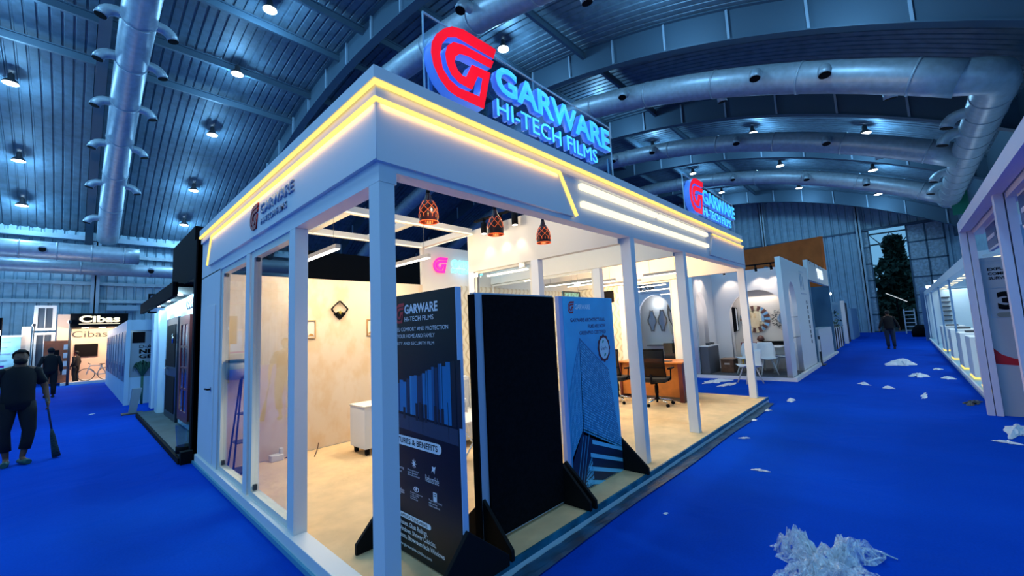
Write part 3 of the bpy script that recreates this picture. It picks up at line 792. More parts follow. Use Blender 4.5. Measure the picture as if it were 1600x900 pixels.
# board 2: black cloth back, faces -y
t = thing('display_board', 'plain black display board in the middle, between the two printed boards', 'display board', (1.35, .12, PZ), 'display boards')
rot = Matrix.Translation((1.35, .12, 0)) @ Matrix.Rotation(R(0), 4, 'Z') @ Matrix.Translation((-1.35, -.12, 0))
bx('panel', mat('board_edge', (.45, .52, .66), .5), .83, 1.80, .125, .17, PZ + .01, 1.945, t, .003)
bx('cloth_cover', blackcloth, .915, 1.795, .108, .124, PZ + .03, 1.93, t)
bx('cloth_cover', blackcloth, .815, .83, .11, .175, PZ + .03, 1.93, t)
for x in (.86, 1.815): brace(t, (x, .13, PZ), (0, -1, 0), .03, .30, .28, .34)
# board 3: blue tower print
t = thing('display_board', 'blue printed display board with a glass tower and a round badge', 'display board', (2.45, .13, PZ), 'display boards')
skyb = mat('print_sky', (.08, .50, 1.0), .45, noise=(1.2, .35))
bx('panel', mat('trim_violet', (.50, .55, .85), .5), 1.90, 2.87, .13, .175, PZ + .01, 1.945, t, .003)
bx('print_sheet', skyb, 1.955, 2.868, .124, .13, PZ + .012, 1.943, t)
for x in (1.885, 2.885): brace(t, (x, .14, PZ), (0, -1, 0), .03, .30, .30, .34)
F3 = lambda x, z, y=.1235: frame((x, y, z), (1, 0, 0), (0, 0, 1))
glogo('logo', F3(2.03, 1.78), .11, .12, pred, t, .001, label='dark red printed emblem')
text('print', 'GARWARE', F3(2.15, 1.82), .27, .05, ptxt, t, .001, .01)
for s, x, z, w in (('GARWARE ARCHITECTURAL', 2.06, 1.695, .64), ('FILMS ARE NOW', 2.36, 1.63, .34), ('GREENPRO CERTIFIED', 2.20, 1.565, .50)): text('print', s, F3(x, z), w, .038, pnavy, t, .001, .03)
twb = [mat('tower_%s' % n, c, .35) for n, c in (('a', (.10, .52, .82)), ('b', (.18, .64, .92)), ('c', (.05, .38, .66)))]
twd = mat('tower_dark', (.004, .02, .06), .4); twm = mat('tower_mid', (.025, .17, .40), .4)
m = MB(); Y = .1225; rnd = random.Random(5); P = lambda x, z, y=Y: (x, y, z)
m.face([P(2.19, 1.54), P(2.19, .70), P(1.965, .40), P(1.965, 1.02)], mat('tower_side', (.035, .26, .58), .4))
m.face([P(2.19, 1.54), P(2.70, 1.18), P(2.865, .30), P(2.16, .62)], twm)
m.face([P(1.965, .45), P(2.17, .68), P(2.865, .35), P(2.865, .115), P(1.965, .115)], twd)
gridquad(m, P(2.165, .64, .1215), P(2.86, .33, .1215), P(2.70, 1.17, .1215), P(2.195, 1.52, .1215), 24, 34, twb, .25, .35, rnd)
gridquad(m, P(1.97, .45, .1215), P(2.155, .66, .1215), P(2.185, 1.50, .1215), P(1.97, 1.02, .1215), 9, 34, twb[:2], .3, .35, rnd)
for k in range(4):
    z = .54 - k * .115; m.face([P(2.30 - .04 * k, z, .1212), P(2.86, z - .20, .1212), P(2.86, z - .235, .1212), P(2.30 - .04 * k, z - .04, .1212)], twb[1])
gridquad(m, P(2.13, .12, .1211), P(2.30, .12, .1211), P(2.28, .40, .1211), P(2.20, .30, .1211), 6, 6, twb, .3, .3, rnd)
for k in range(3): m.face([P(2.00 + .05 * k, .13, .1212), P(2.006 + .05 * k, .13, .1212), P(2.16 + .05 * k, .60, .1212), P(2.15 + .05 * k, .60, .1212)], twb[2])
m.build('tower_print', None, t, label='printed glass tower')
sc_ = [(.118 * (1 + .05 * math.cos(12 * q)) * math.cos(q), .14 * (1 + .05 * math.cos(12 * q)) * math.sin(q)) for q in [2 * PI * k / 72 for k in range(72)]]
poly('badge', [sc_], .001, frame((2.635, .1215, 1.41), (1, 0, 0), (0, 0, 1)), mat('badge_maroon', (.12, .015, .04), .5), t, label='round certificate badge')
poly('badge_face', [circ(.092, 28, 0, 0, .112)], .001, frame((2.635, .1200, 1.41), (1, 0, 0), (0, 0, 1)), mat('badge_white', (.7, .82, .9), .5), t)
text('print', 'GreenPro', frame((2.57, .1185, 1.39), (1, 0, 0), (0, 0, 1)), .13, .04, pnavy, t, .001)
for cx_, cz_ in ((2.62, 1.475), (2.645, 1.335)):
    poly('print_icon', [[(0, 0), (.03, .005), (.04, .03), (.012, .028)]], .001, frame((cx_ - .02, .1185, cz_ - .01), (1, 0, 0), (0, 0, 1)), mat('leaf_green', (.0, .35, .25), .5), t)
# ================================================================ FURNITURE IN THE BOOTH
def counter(x0, x1, y0, y1, z1, lab):
    t = thing('rolling_counter', lab, 'counter', ((x0 + x1) / 2, (y0 + y1) / 2, PZ), 'white rolling counters')
    bx('cabinet', white, x0, x1, y0, y1, PZ + .09, z1 - .02, t, .006); bx('countertop', warmwhite, x0 - .01, x1 + .01, y0 - .01, y1 + .01, z1 - .02, z1, t, .004)
    for cx_ in (x0 + .06, x1 - .06):
        for cy_ in (y0 + .06, y1 - .06):
            m = MB(); m.cyl((cx_ - .018, cy_, PZ + .035), (cx_ + .018, cy_, PZ + .035), .035, 14); m.box(cx_ - .025, cx_ + .025, cy_ - .02, cy_ + .02, PZ + .05, PZ + .09); m.build('castor', black, t)
counter(1.40, 1.95, 3.0, 3.42, .74, 'low white counter on black castors near the papered wall, behind the corner post')
counter(2.72, 3.04, 1.05, 1.65, .86, 'white counter on castors showing between the black and the blue board')
# sofa
t = thing('armchair', 'white upholstered armchair seen between the first two boards', 'armchair', (2.65, 2.5, PZ))
fab = mat('white_leather', (.78, .74, .68), .5)
bx('seat', fab, 2.45, 3.0, 2.2, 2.85, PZ + .08, .50, t, .05); bx('backrest', fab, 2.45, 3.02, 2.75, 2.95, .3, .98, t, .06)
for x in (2.38, 2.98): bx('armrest', fab, x, x + .12, 2.2, 2.9, PZ + .08, .76, t, .05)
for x in (2.45, 3.0):
    for y in (2.28, 2.82): MB().cyl((x, y, PZ), (x, y, PZ + .09), .02, 10).build('leg', chrome, t)
# cafe table with crossing legs
t = thing('folding_table', 'small white table on crossed metal legs between the first two boards', 'table', (2.0, 1.75, PZ))
bx('tabletop', warmwhite, 1.75, 2.25, 1.5, 2.1, .60, .625, t, .006)
for y in (1.56, 2.04):
    for s in (-1, 1): MB().cyl((2.0 - s * .22, y, PZ + .005), (2.0 + s * .2, y, .60), .011, 8).build('leg', chrome, t)
# black tapering rack and the round grey shelf
t = thing('tripod_rack', 'black tapering metal rack with shelves in the window corner', 'rack', (.22, 3.75, PZ))
m = MB(); ap = [(.19, 3.72), (.24, 3.72), (.24, 3.78), (.19, 3.78)]; bs = [(.09, 3.62), (.34, 3.62), (.34, 3.88), (.09, 3.88)]
for i, ((a, b), (c, d)) in enumerate(zip(ap, bs)): MB().tube([(c, d, PZ + .01), (a, b, 1.22)], .011, 6).build('leg', black, t)
for z, k in ((PZ + .02, 0), (.45, .31), (.78, .60)):
    x0, x1 = .09 + .1 * k, .34 - .1 * k; y0, y1 = 3.62 + .1 * k, 3.88 - .1 * k; bx('shelf', darkgrey, x0, x1, y0, y1, z, z + .015, t)
t = thing('wall_shelf', 'round grey wall mounted shelf above the black rack', 'shelf', (.2, 3.9, 1.3))
m = MB(); m.lathe(.19, 3.86, [(.135, 1.20), (.135, 1.42)], 24); m.build('drum', mat('grey_metal', (.40, .37, .35), .5), t); m = MB(); m.lathe(.19, 3.86, [(.142, 1.41), (.142, 1.44)], 24); m.build('top', darkgrey, t)
# diamond clock
t = thing('wall_clock', 'black diamond shaped wall ornament with a gold centre', 'wall decoration', (1.51, 3.98, 2.07))
def dia(r, n=5, rr=.03):
    L = []
    for k in range(4):
        a = R(90 * k); cx_, cy_ = (r - rr * 1.4) * math.cos(a), (r - rr * 1.4) * math.sin(a)
        L += [(cx_ + rr * math.cos(a + R(-45 + 90 * j / n)), cy_ + rr * math.sin(a + R(-45 + 90 * j / n))) for j in range(n + 1)]
    return L
poly('ring', [dia(.14), dia(.122)], .03, FR(1.51, 3.99, 2.08), black, t); poly('pocket', [[(-.09, -.04), (0, -.13), (.09, -.04), (.03, -.01), (0, -.04), (-.03, -.01)]], .03, FR(1.51, 3.99, 2.05), black, t)
poly('flower', [star(.015, .035, 5)], .03, FR(1.51, 3.985, 2.03), mat('gold', (.6, .45, .08), .3, .8), t)
for x, lab in ((1.03, 'left of the diamond ornament, beside the second post'), (1.95, 'right of the diamond ornament, beside the corner post')):
    t = thing('picture_frame', 'small thin square gold picture frame %s' % lab, 'picture', (x + .05, 3.98, 1.8), 'gold frames on the papered wall')
    poly('frame', [rect(0, .13, 0, .26), rect(.012, .118, .012, .248)], .02, FR(x, 3.998, 1.66), mat('frame_gold', (.55, .30, .10), .4, .4), t)
    poly('print', [rect(.012, .118, .012, .248)], .006, FR(x, 3.998, 1.66), mat('paper', (.8, .72, .6), .7), t)
    poly('motif', [[(.02, .03), (.11, .03), (.09, .06), (.06, .07), (.04, .05)]], .002, FR(x, 3.991, 1.66), mat('frame_gold', (.55, .3, .1)), t)
# power strip and cable
t = thing('power_adapter', 'white plastic power box on the carpet by the papered wall', 'adapter', (.62, 3.85, PZ))
bx('box', fab, .55, .70, 3.82, 3.94, PZ, PZ + .08, t, .01); bx('plug', fab, .66, .70, 3.84, 3.90, PZ + .08, PZ + .15, t, .006)
MB().tube([(.72 + .05 * k, 3.86 + .02 * math.sin(k), PZ + .012) for k in range(5)], .006, 6).build('power_cable', black, label='short black cable on the carpet beside the white adapter', cat='cable')
MB().tube([(1.0, 3.6, PZ + .01), (1.1, 3.8, PZ + .012), (1.17, 3.93, PZ + .03), (1.2, 3.985, PZ + .08)], .006, 6).build('power_cable', mat('brown_cable', (.08, .03, .02), .5), label='thin brown cable rising up the papered wall', cat='cable')
# desk
wood = mat('orange_wood', (.62, .20, .04), .35, noise=(2.5, .3)); dwood = mat('mahogany', (.16, .035, .03), .35, noise=(3, .3))
t = thing('office_desk', 'orange and mahogany office desk in the meeting room', 'desk', (7.1, 1.6, PZ))
bx('desktop', wood, 6.82, 7.55, .96, 2.36, .835, .865, t, .005); bx('side_panel', dwood, 6.84, 7.5, .98, 1.02, PZ, .835, t); bx('side_panel', dwood, 6.84, 7.5, 2.30, 2.34, PZ, .835, t)
bx('front_panel', wood, 6.90, 6.93, 1.02, 2.30, PZ + .08, .835, t); bx('front_leg', dwood, 6.82, 6.9, .975, 1.06, PZ, .835, t)
mesh_m = thin_glass('chair_mesh', (.035, .03, .03), .04, .5); mesh_m2 = mat('seat_black', (.012, .012, .014), .8)
def office_chair(x, y, rz, lab):
    t = thing('office_chair', lab, 'chair', (x, y, PZ), 'black mesh office chairs', rz)
    T = base_of(t)
    def bl(m, name, mt, **k):
        m.bm.transform(T); return m.build(name, mt, t, **k)
    # local: seat faces +x, back at -x
    m = MB(); m.box(-.24, .24, -.24, .24, .44, .52); bl(m, 'seat', mesh_m2, bevel=.03)
    n = 9; m = MB()
    G = [[Vector((-.25 - .06 * (i / n) - .05 * math.sin(PI * i / n), -.26 + .52 * j / 6, .56 + .50 * i / n)) for j in range(7)] for i in range(n + 1)]
    for i in range(n + 1):
        for j in range(7): G[i][j].x -= .03 * math.sin(PI * j / 6)
    for i in range(n):
        for j in range(6): m.face([G[i][j], G[i][j + 1], G[i + 1][j + 1], G[i + 1][j]])
    bl(m, 'backrest_mesh', mesh_m)
    m = MB(); edge = [G[i][0] for i in range(n + 1)] + [G[n][j] for j in range(1, 7)] + [G[i][6] for i in range(n - 1, -1, -1)] + [G[0][j] for j in range(5, 0, -1)]
    m.tube(edge, .014, 8, closed=True); 
    for i in (3,): m.tube(G[i], .012, 6)
    m.tube([(-.30, 0, .60), (-.30, 0, .44), (-.1, 0, .42)], .022, 8); bl(m, 'backrest_frame', black)
    for s in (-1, 1):
        m = MB(); m.tube([(-.05, s * .24, .47), (-.05, s * .29, .52), (-.02, s * .29, .68)], .014, 8); m.box(-.14, .14, s * .29 - .03, s * .29 + .03, .68, .705); bl(m, 'armrest', black)
    m = MB(); m.cyl((0, 0, .10), (0, 0, .44), .028, 12); m.cyl((0, 0, .22), (0, 0, .36), .036, 12); bl(m, 'gas_column', black)
    m = MB()
    for k in range(5):
        a = 2 * PI * k / 5 + .3; e = Vector((.29 * math.cos(a), .29 * math.sin(a), .075)); m.tube([(0, 0, .13), e], [.022, .013], 8)
    bl(m, 'star_base', chrome)
    for k in range(5):
        a = 2 * PI * k / 5 + .3; m = MB(); c, s_ = math.cos(a), math.sin(a)
        m.cyl((.29 * c - .02 * s_, .29 * s_ + .02 * c, .03), (.29 * c + .02 * s_, .29 * s_ - .02 * c, .03), .03, 12); bl(m, 'castor', black)
    return t
office_chair(6.42, 1.33, .15, 'black mesh office chair facing the desk, right of the pair with its back to us')
office_chair(6.35, 2.12, -.05, 'black mesh office chair facing the desk, left of the pair with its back to us')
office_chair(7.85, 1.62, PI, 'black mesh office chair behind the desk, facing us')
t = thing('laptop_stand', 'dark angled tray lying on the desk edge', 'tray', (6.95, 1.4, .865))
bx('tray', darkgrey, 6.88, 7.06, 1.25, 1.5, .866, .88, t)
t = thing('wall_screen', 'dark flat screen high on the trellis papered wall', 'screen', (6.9, 3.98, 2.4))
bx('screen', black, 7.935 - .03, 7.935, 2.95, 3.35, 2.22, 2.50, t)
t = thing('window_picture', 'pale turquoise window panel high in the far room corner', 'window', (6.9, 3.98, 2.4))
o = bx('panel', mat('turquoise', (.20, .55, .58), .4, noise=(14, .7)), 7.2, 7.95, 3.97, 3.99, 2.20, 2.56, t); poly('frame', [rect(0, .75, 0, .36), rect(.03, .72, .03, .33)], .03, FR(7.2, 3.97, 2.20), darkgrey, t)

# ================================================================ MIRROR STAND beyond the booth
S = thing('mirror_stand', 'white mirror showroom stand with arches, right behind the central booth', 'booth', (11.4, 0, 0))
bx('platform', white, 11.32, 15.6, -.12, 6, 0, .094, S); bx('floor_carpet', mat('grey_carpet', (.08, .085, .10), .9, noise=(20, .3)), 11.34, 15.58, -.03, 5.9, .094, .1, S)
poly('end_wall', [[(11.40, .1), (12.02, .1)] + [(12.02, 1.7)] + [(12.55 + .53 * math.cos(PI - PI * k / 14), 1.95 + .68 * math.sin(PI * k / 14)) for k in range(15)] + [(13.08, .1), (15.55, .1), (15.55, 3.24), (11.40, 3.24)]], .12, FR(0, .0 + 0.0, 0) @ Matrix.Translation((0, 0, -.10)), white, S)
for z in (1.06, 1.63): bx('niche_shelf', glass, 12.02, 13.08, .02, .10, z, z + .012, S); MB().box(12.0, 13.1, -.005, .0, z, z + .01).build('shelf_edge', darkgrey, S)
mw = mat('mirror_wall', (.80, .78, .80), .6)
# back wall with the large round arch niche
poly('back_wall', [[(-2.37, .1), (-1.80, .1), (-1.80, 1.745)] + [(-1.025 - .775 * math.cos(PI * k / 20), 1.745 + .775 * math.sin(PI * k / 20)) for k in range(1, 20)] + [(-.25, 1.745), (-.25, .1), (.0, .1), (.0, 3.15), (-2.37, 3.15)]], .12, FL(13.1, 0, 0) @ Matrix.Translation((0, 0, -.12)), mw, S)
bx('niche_back', mat('niche_cream', (.72, .66, .60), .7), 13.45, 13.5, .12, 2.2, .1, 3.0, S); bx('niche_side', mw, 13.22, 13.45, 1.80, 1.85, .1, 2.6, S); bx('niche_side', mw, 13.22, 13.45, .20, .25, .1, 2.6, S)
# left side wall with the narrow arch
poly('side_wall', [[(11.35, .1), (11.40, .1), (11.40, 1.85)] + [(11.90 - .50 * math.cos(PI * k / 14), 1.85 + .68 * math.sin(PI * k / 14)) for k in range(1, 14)] + [(12.40, 1.85), (12.40, .1), (13.1, .1), (13.1, 3.15), (11.35, 3.15)]], .12, FR(0, 2.25, 0) @ Matrix.Translation((0, 0, -.12)), mw, S)
bx('niche_back', MATS['niche_cream'], 11.3, 13.0, 2.66, 2.7, .1, 2.9, S); bx('niche_side', mw, 12.40, 12.45, 2.37, 2.66, .1, 2.6, S)
# front facing wall with letters, seen through the glass
poly('front_wall', [[(-5.9, .1), (-4.15, .1), (-4.15, 1.9)] + [(-3.60 - .55 * math.cos(PI * k / 16), 1.9 + .65 * math.sin(PI * k / 16)) for k in range(1, 16)] + [(-3.05, 1.9), (-3.05, .1), (-2.30, .1), (-2.30, 3.2), (-5.9, 3.2)]], .12, FL(11.6, 0, 0) @ Matrix.Translation((0, 0, -.12)), mw, S)
bx('niche_back', MATS['niche_cream'], 11.95, 12.0, 2.75, 4.4, .1, 2.9, S)
text('lettering', 'ILSSA', FL(11.585, 4.02, 2.70), .50, .22, darkgrey, S, .02, label='thin dark raised letters')
bx('subtitle_line', lgrey, 11.575, 11.585, 3.35, 4.02, 2.62, 2.64, S)
poly('wall_mark', [rect(0, .06, 0, .5), rect(.22, .28, .1, .5), rect(.5, .56, 0, .42), rect(.0, .6, .55, .58)], .012, FR(14.0, -.022, 2.46), mat('pale_letter', (.55, .62, .72), .4), S, label='pale grey upright mark'); bx('subtitle_line', lgrey, 14.0, 14.9, -.03, -.02, 2.32, 2.36, S)
for i in range(9): bx('panel_ornament', darkgrey, 14.75 + i * .02, 14.86 + i * .02, -.03, -.02, 2.02 - i * .155, 2.13 - i * .155, S)
mirr = mat('mirror_glass', (.75, .78, .8), .03, 1.0)
def sunburst(y, z, r, lab, cat_col):
    t = thing('sunburst_mirror', lab, 'mirror', (13.42, y, z), 'mirrors of the mirror stand')
    T = FL(13.43, y, z)
    poly('glass', [circ(r * .62, 28)], .02, T, mirr, t)
    for k in range(26):
        a = 2 * PI * k / 26; M_ = T @ Matrix.Rotation(a, 4, 'Z')
        poly('ray', [[(r * .64, -.03), (r, -.045), (r, .045), (r * .64, .03)]], .025, M_, cat_col if k % 2 else mirr, t)
sunburst(1.17, 1.62, .42, 'round sunburst wall mirror with dark and pale rays, in the big arch', mat('ray_brown', (.10, .04, .035), .4))
def mosaic(T, w, h, n, seed, lab, round_=False, frac=.55, group='mirrors of the mirror stand'):
    t = thing('mosaic_mirror', lab, 'mirror', T.translation, group)
    rnd = random.Random(seed)
    poly('glass', [circ(w * frac, 24) if round_ else rect(-w * frac, w * frac, -h * frac, h * frac)], .015, T, mirr, t)
    m = MB(); mA = mat('mosaic_cream', (.70, .66, .60), .5); mB_ = mat('mosaic_dark', (.06, .06, .06), .5)
    k = 0
    while k < n:
        x, y = rnd.uniform(-w, w), rnd.uniform(-h, h)
        if round_ and (x * x + y * y > w * w or x * x + y * y < (w * frac) ** 2): continue
        if not round_ and abs(x) < w * frac and abs(y) < h * frac: continue
        k += 1; a = rnd.uniform(0, 6.3); s = rnd.uniform(.02, .045)
        P = [T @ Vector((x + s * math.cos(a + q), y + s * .5 * math.sin(a + q), .02 + .0001 * k)) for q in (0, 1.6, 3.1, 4.7)]
        m.face(P, mA if rnd.random() < .62 else mB_)
    if not round_: 
        for s in (-.28, .28): m.box(s * w - .05, s * w + .05, -h * .3, h * .3, .016, .018, mB_, T)
    m.build('mosaic_frame', None, t)
mosaic(FL(13.43, .38, 1.6), .34, .38, 300, 4, 'round mosaic framed mirror in the big arch, beside the end wall', True)
mosaic(FR(11.9, 2.64, 1.60), .46, .42, 380, 8, 'rectangular mosaic framed mirror in the narrow arch', False, .6)
t = thing('bevelled_mirror', 'narrow dark wall mirror at the left edge of the big arch', 'mirror', (13.4, 1.74, 1.6))
poly('frame', [[(-.09, -.42), (.09, -.36), (.09, .36), (-.09, .42)]], .05, FL(13.43, 1.74, 1.64), black, t); poly('glass', [[(.05, -.36), (.085, -.33), (.085, .33), (.05, .36)]], .01, FL(13.375, 1.74, 1.64), white, t)
for i, (y, lab) in enumerate(((3.85, 'left'), (3.50, 'right'))):
    t = thing('ornate_mirror', 'wavy outlined ornate wall mirror seen through the glass, %s of the two' % lab, 'mirror', (11.93, y, 1.7), 'ornate mirrors behind the glass')
    L = [((.13 + .03 * math.cos(4 * q)) * math.cos(q), (.36 + .03 * math.cos(6 * q)) * math.sin(q)) for q in [2 * PI * k / 48 for k in range(48)]]
    poly('frame', [L, [(a * .8, b * .9) for a, b in L]], .03, FL(11.94, y, 1.72), darkgrey, t); poly('glass', [[(a * .8, b * .9) for a, b in L]], .01, FL(11.94, y, 1.72), mirr, t)
t = thing('wing_ornament', 'pair of wing shaped wall ornaments seen through the glass', 'wall decoration', (11.93, 3.1, 1.8))
for s in (-1, 1):
    L = [(s * (.03 + .0 * k), 0) for k in (0,)] + [(s * .05, -.25), (s * .02, -.40), (s * .16, -.10), (s * .20, .15), (s * .17, .42), (s * .08, .2)]
    poly('wing', [L, [(a * .6 + s * .04, b * .7) for a, b in L]], .03, FL(11.94, 3.12, 1.82), darkgrey, t)
t = thing('flower_bouquet', 'cream feathery bouquet in front of the wing ornament', 'flowers', (11.8, 3.05, .95)); rnd = random.Random(2); m = MB()
for k in range(90):
    a = rnd.uniform(0, 6.3); q = rnd.uniform(.02, .22); c = Vector((11.8, 3.08, 1.5)); m.tube([c - Vector((0, 0, .4)), c + Vector((q * .5 * math.cos(a), q * math.sin(a), rnd.uniform(-.1, .3)))], .004, 4)
m.build('stems', mat('dry_cream', (.75, .62, .45), .8), t); MB().lathe(11.8, 3.08, [(.06, .95), (.09, 1.05), (.05, 1.2), (.06, 1.25)], 16).build('vase', darkgrey, t)
bx('console_shelf', darkgrey, 11.72, 11.93, 2.95, 4.0, .90, .94, label='dark console shelf seen through the meeting room glass', cat='shelf')
t = thing('console_counter', 'dark grey counter with mirror accessories in the narrow arch', 'counter', (11.9, 2.1, .1))
bx('cabinet', mat('slate_grey', (.10, .11, .13), .5), 11.45, 12.37, 2.0, 2.23, .1, .88, t); bx('countertop', white, 11.43, 12.39, 1.98, 2.24, .88, .91, t)
for i, x in enumerate((11.75, 12.1)): bx('tray', darkgrey, x, x + .12, 2.06, 2.16, .911, .98, label='small dark box on the grey counter, %s one' % ('left' if i == 0 else 'right'), cat='box', group='boxes on the grey counter')
# crate and yellow flowers
t = thing('wooden_crate', 'brown wooden crate on the grey carpet of the mirror stand', 'crate', (12.2, 2.0, .1)); cr = mat('crate_brown', (.16, .08, .05), .8, noise=(8, .3))
bx('box', cr, 11.95, 12.4, 1.5, 1.85, .1, .48, t, .008); bx('lid', mat('crate_lid', (.35, .22, .15), .8), 11.93, 12.42, 1.48, 1.87, .48, .50, t); bx('label', mat('crate_label', (.55, .45, .4), .8), 11.944, 11.95, 1.6, 1.75, .33, .38, t)
bx('wooden_crate', cr, 12.5, 12.8, 1.75, 2.0, .1, .40, label='small brown box behind the wooden crate', cat='crate')
m = MB(); rnd = random.Random(9)
for k in range(120):
    a = rnd.uniform(0, 6.3); c = Vector((12.45, 1.32, .3)); e = c + Vector((rnd.uniform(-.14, .14), rnd.uniform(-.14, .14), rnd.uniform(-.2, .36))); m.tube([c, (c + e) / 2 + Vector((0, 0, .03)), e], [.01, .012, .004], 4)
m.build('dried_flowers', mat('yellow_flower', (.65, .42, .04), .8), label='bunch of yellow dried flowers leaning by the wooden crate', cat='flowers')
# white shell chairs
shell = mat('shell_white', (.72, .76, .80), .4); legm = mat('leg_pale', (.62, .62, .60), .5)
def shell_chair(x, y, rz, lab, z=.1):
    t = thing('shell_chair', lab, 'chair', (x, y, z), 'white shell chairs', rz); T = base_of(t); nu, nv = 8, 12; G = []
    for i in range(nv + 1):
        v = i / nv; row = []
        for j in range(nu + 1):
            u = -1 + 2 * j / nu
            if v < .5: px, pz, w = .22 - .44 * (v / .5), .43 - .03 * math.sin(PI * v), .22
            else: q = (v - .5) / .5; px, pz, w = -.22 - .10 * q, .44 + .40 * q, .23 - .05 * q ** 3
            row.append(Vector((px + (.10 * u * u if v > .45 else 0) * min(1, (v - .45) * 4), w * u, pz + .05 * u * u * (1 if v < .5 else 0))))
        G.append(row)
    m = MB()
    V = [[m.bm.verts.new(T @ p) for p in r_] for r_ in G]
    for i in range(nv):
        for j in range(nu):
            f = m.bm.faces.new((V[i][j], V[i][j + 1], V[i + 1][j + 1], V[i + 1][j])); f.smooth = True
    o = m.build('shell', shell, t); s = o.modifiers.new('thick', 'SOLIDIFY'); s.thickness = .014
    for sx in (-1, 1):
        for sy in (-1, 1): MB().cyl(T @ Vector((sx * .1, sy * .1, .41)), T @ Vector((sx * .22, sy * .2, .0)), .016, 8).build('leg', legm, t)
    return t
shell_chair(10.75, .80, PI * .75, 'white shell chair standing on the blue carpet in front of the mirror stand', 0)
shell_chair(12.0, 1.15, R(170), 'white shell chair left of the stand table, near the crate')
shell_chair(11.9, .62, R(200), 'white shell chair with its back to the aisle carpet, at the stand table')
shell_chair(12.85, .85, R(10), 'white shell chair on the far side of the stand table')
shell_chair(12.5, .36, R(90), 'white shell chair beside the end wall of the mirror stand')
t = thing('meeting_table', 'white round-cornered table at the mirror stand', 'table', (12.95, .75, .1)); bx('tabletop', shell, 12.25, 12.95, .35, 1.35, .80, .825, t, .01)
for x in (12.45, 12.8): MB().cyl((x, .9, .1), (x, .9, .8), .03, 10).build('leg', legm, t)
t = thing('wall_console', 'long dark console shelf under the sunburst mirror', 'shelf', (13.3, 1.2, .8)); bx('shelf', black, 13.25, 13.44, .3, 1.0, .84, .93, t); bx('shelf', mat('red_wood', (.20, .04, .035), .5), 13.25, 13.44, 1.0, 1.6, .78, .9, t)
for i, (y, s) in enumerate(((1.45, .09), (1.05, .11))):
    m = MB(); m.lathe(13.34, y, [(s * .5, .9 if i == 0 else .93), (s, .98), (s * .8, 1.06), (s * .2, 1.12)], 12); m.build('ornament', MATS['ray_brown'], label='small dark red ornament on the console, %s' % ('left one' if i == 0 else 'right one'), cat='ornament', group='ornaments on the console')
for i, (x, y, tx, ty) in enumerate(((12.7, .45, 13.3, .45), (12.7, .85, 13.3, .85), (12.7, 1.75, 13.3, 1.6), (11.7, 1.8, 11.8, 2.6), (12.05, 1.8, 12.1, 2.6))):
    spot(x, y, 3.16, (tx, ty, 1.9), 'small black track spotlight over the mirror stand, %s from the right' % ORD[i], 'spotlights of the mirror stand', 16, L=.12, r=.035, size=85)
t = thing('spot_track', 'black track bar along the top of the mirror stand', 'track', (12.7, 1, 3.24)); bx('track_bar', black, 12.68, 12.73, .2, 2.3, 3.22, 3.26, t); 
area('strip_light', S, (13.3, 1.0, 2.4), .1, 1.0, 8, (1, .9, .78), (0, R(20), 0)); lamp('strip_light', S, (11.9, 2.5, 2.2), 5, (1, .9, .8), .1)
lamp('strip_light', S, (11.8, 3.6, 2.3), 6, (.9, .95, 1), .1)

# stand next door with the bright T sign, brown hall panel
S2 = thing('blue_grey_stand', 'blue-grey open stand with white counter behind the mirror stand', 'booth', (16, 0, 0))
bg_ = mat('stand_blue', (.10, .22, .34), .6)
bx('platform', white, 15.9, 21.3, -.05, 1.3, 0, .08, S2); bx('fascia', white, 16.0, 21.25, 0, .12, 2.88, 3.58, S2); bx('back_wall', bg_, 16.0, 20.7, 1.2, 1.3, .08, 3.5, S2); bx('side_wall', bg_, 21.15, 21.25, .0, 1.0, .08, 2.9, S2); bx('side_wall', bg_, 16.0, 16.1, .0, 1.3, .08, 2.9, S2)
text('lettering', 'T H', FR(18.0, -.012, 3.05), 1.3, .36, mat('lit_letter', (.8, .9, 1), .4, emit=(.8, .9, 1), es=1.0), S2, .03, .05)
bx('reception_counter', shell, 16.9, 20.55, .02, .45, .08, 1.15, label='white reception counter with a small panel at the blue-grey stand', cat='counter')
for i in range(4):
    spot(16.6 + i * 1.1, .03, 3.56, (16.6 + i * 1.1, .05, 2.9), 'small white spotlight over the blue-grey stand, %s from the left' % ORD[i], 'spotlights of the blue-grey stand', 3, L=.1, r=.04)
t = thing('post_sign', 'white panel on a dark upright post at the edge of the blue-grey stand', 'sign', (15.9, -.1, 0)); MB().box(15.85, 15.9, -.12, -.07, 0, .95).build('post', darkgrey, t); bx('panel', white, 15.6, 15.85, -.11, -.08, .45, .85, t); bx('base', darkgrey, 15.6, 16.1, -.2, .0, 0, .03, t)
bp_ = MB(); bp_.hexa([(21.3, .1, 0), (24.6, 6.8, 0), (24.7, 6.7, 0), (21.4, .02, 0), (21.3, .1, 5.12), (24.6, 6.8, 5.4), (24.7, 6.7, 5.4), (21.4, .02, 5.12)])
bp_.build('brown_partition', mat('brown_board', (.95, .19, .035), .8, noise=(2, .15)), label='tall plain brown back panel rising behind the mirror stand', cat='panel')
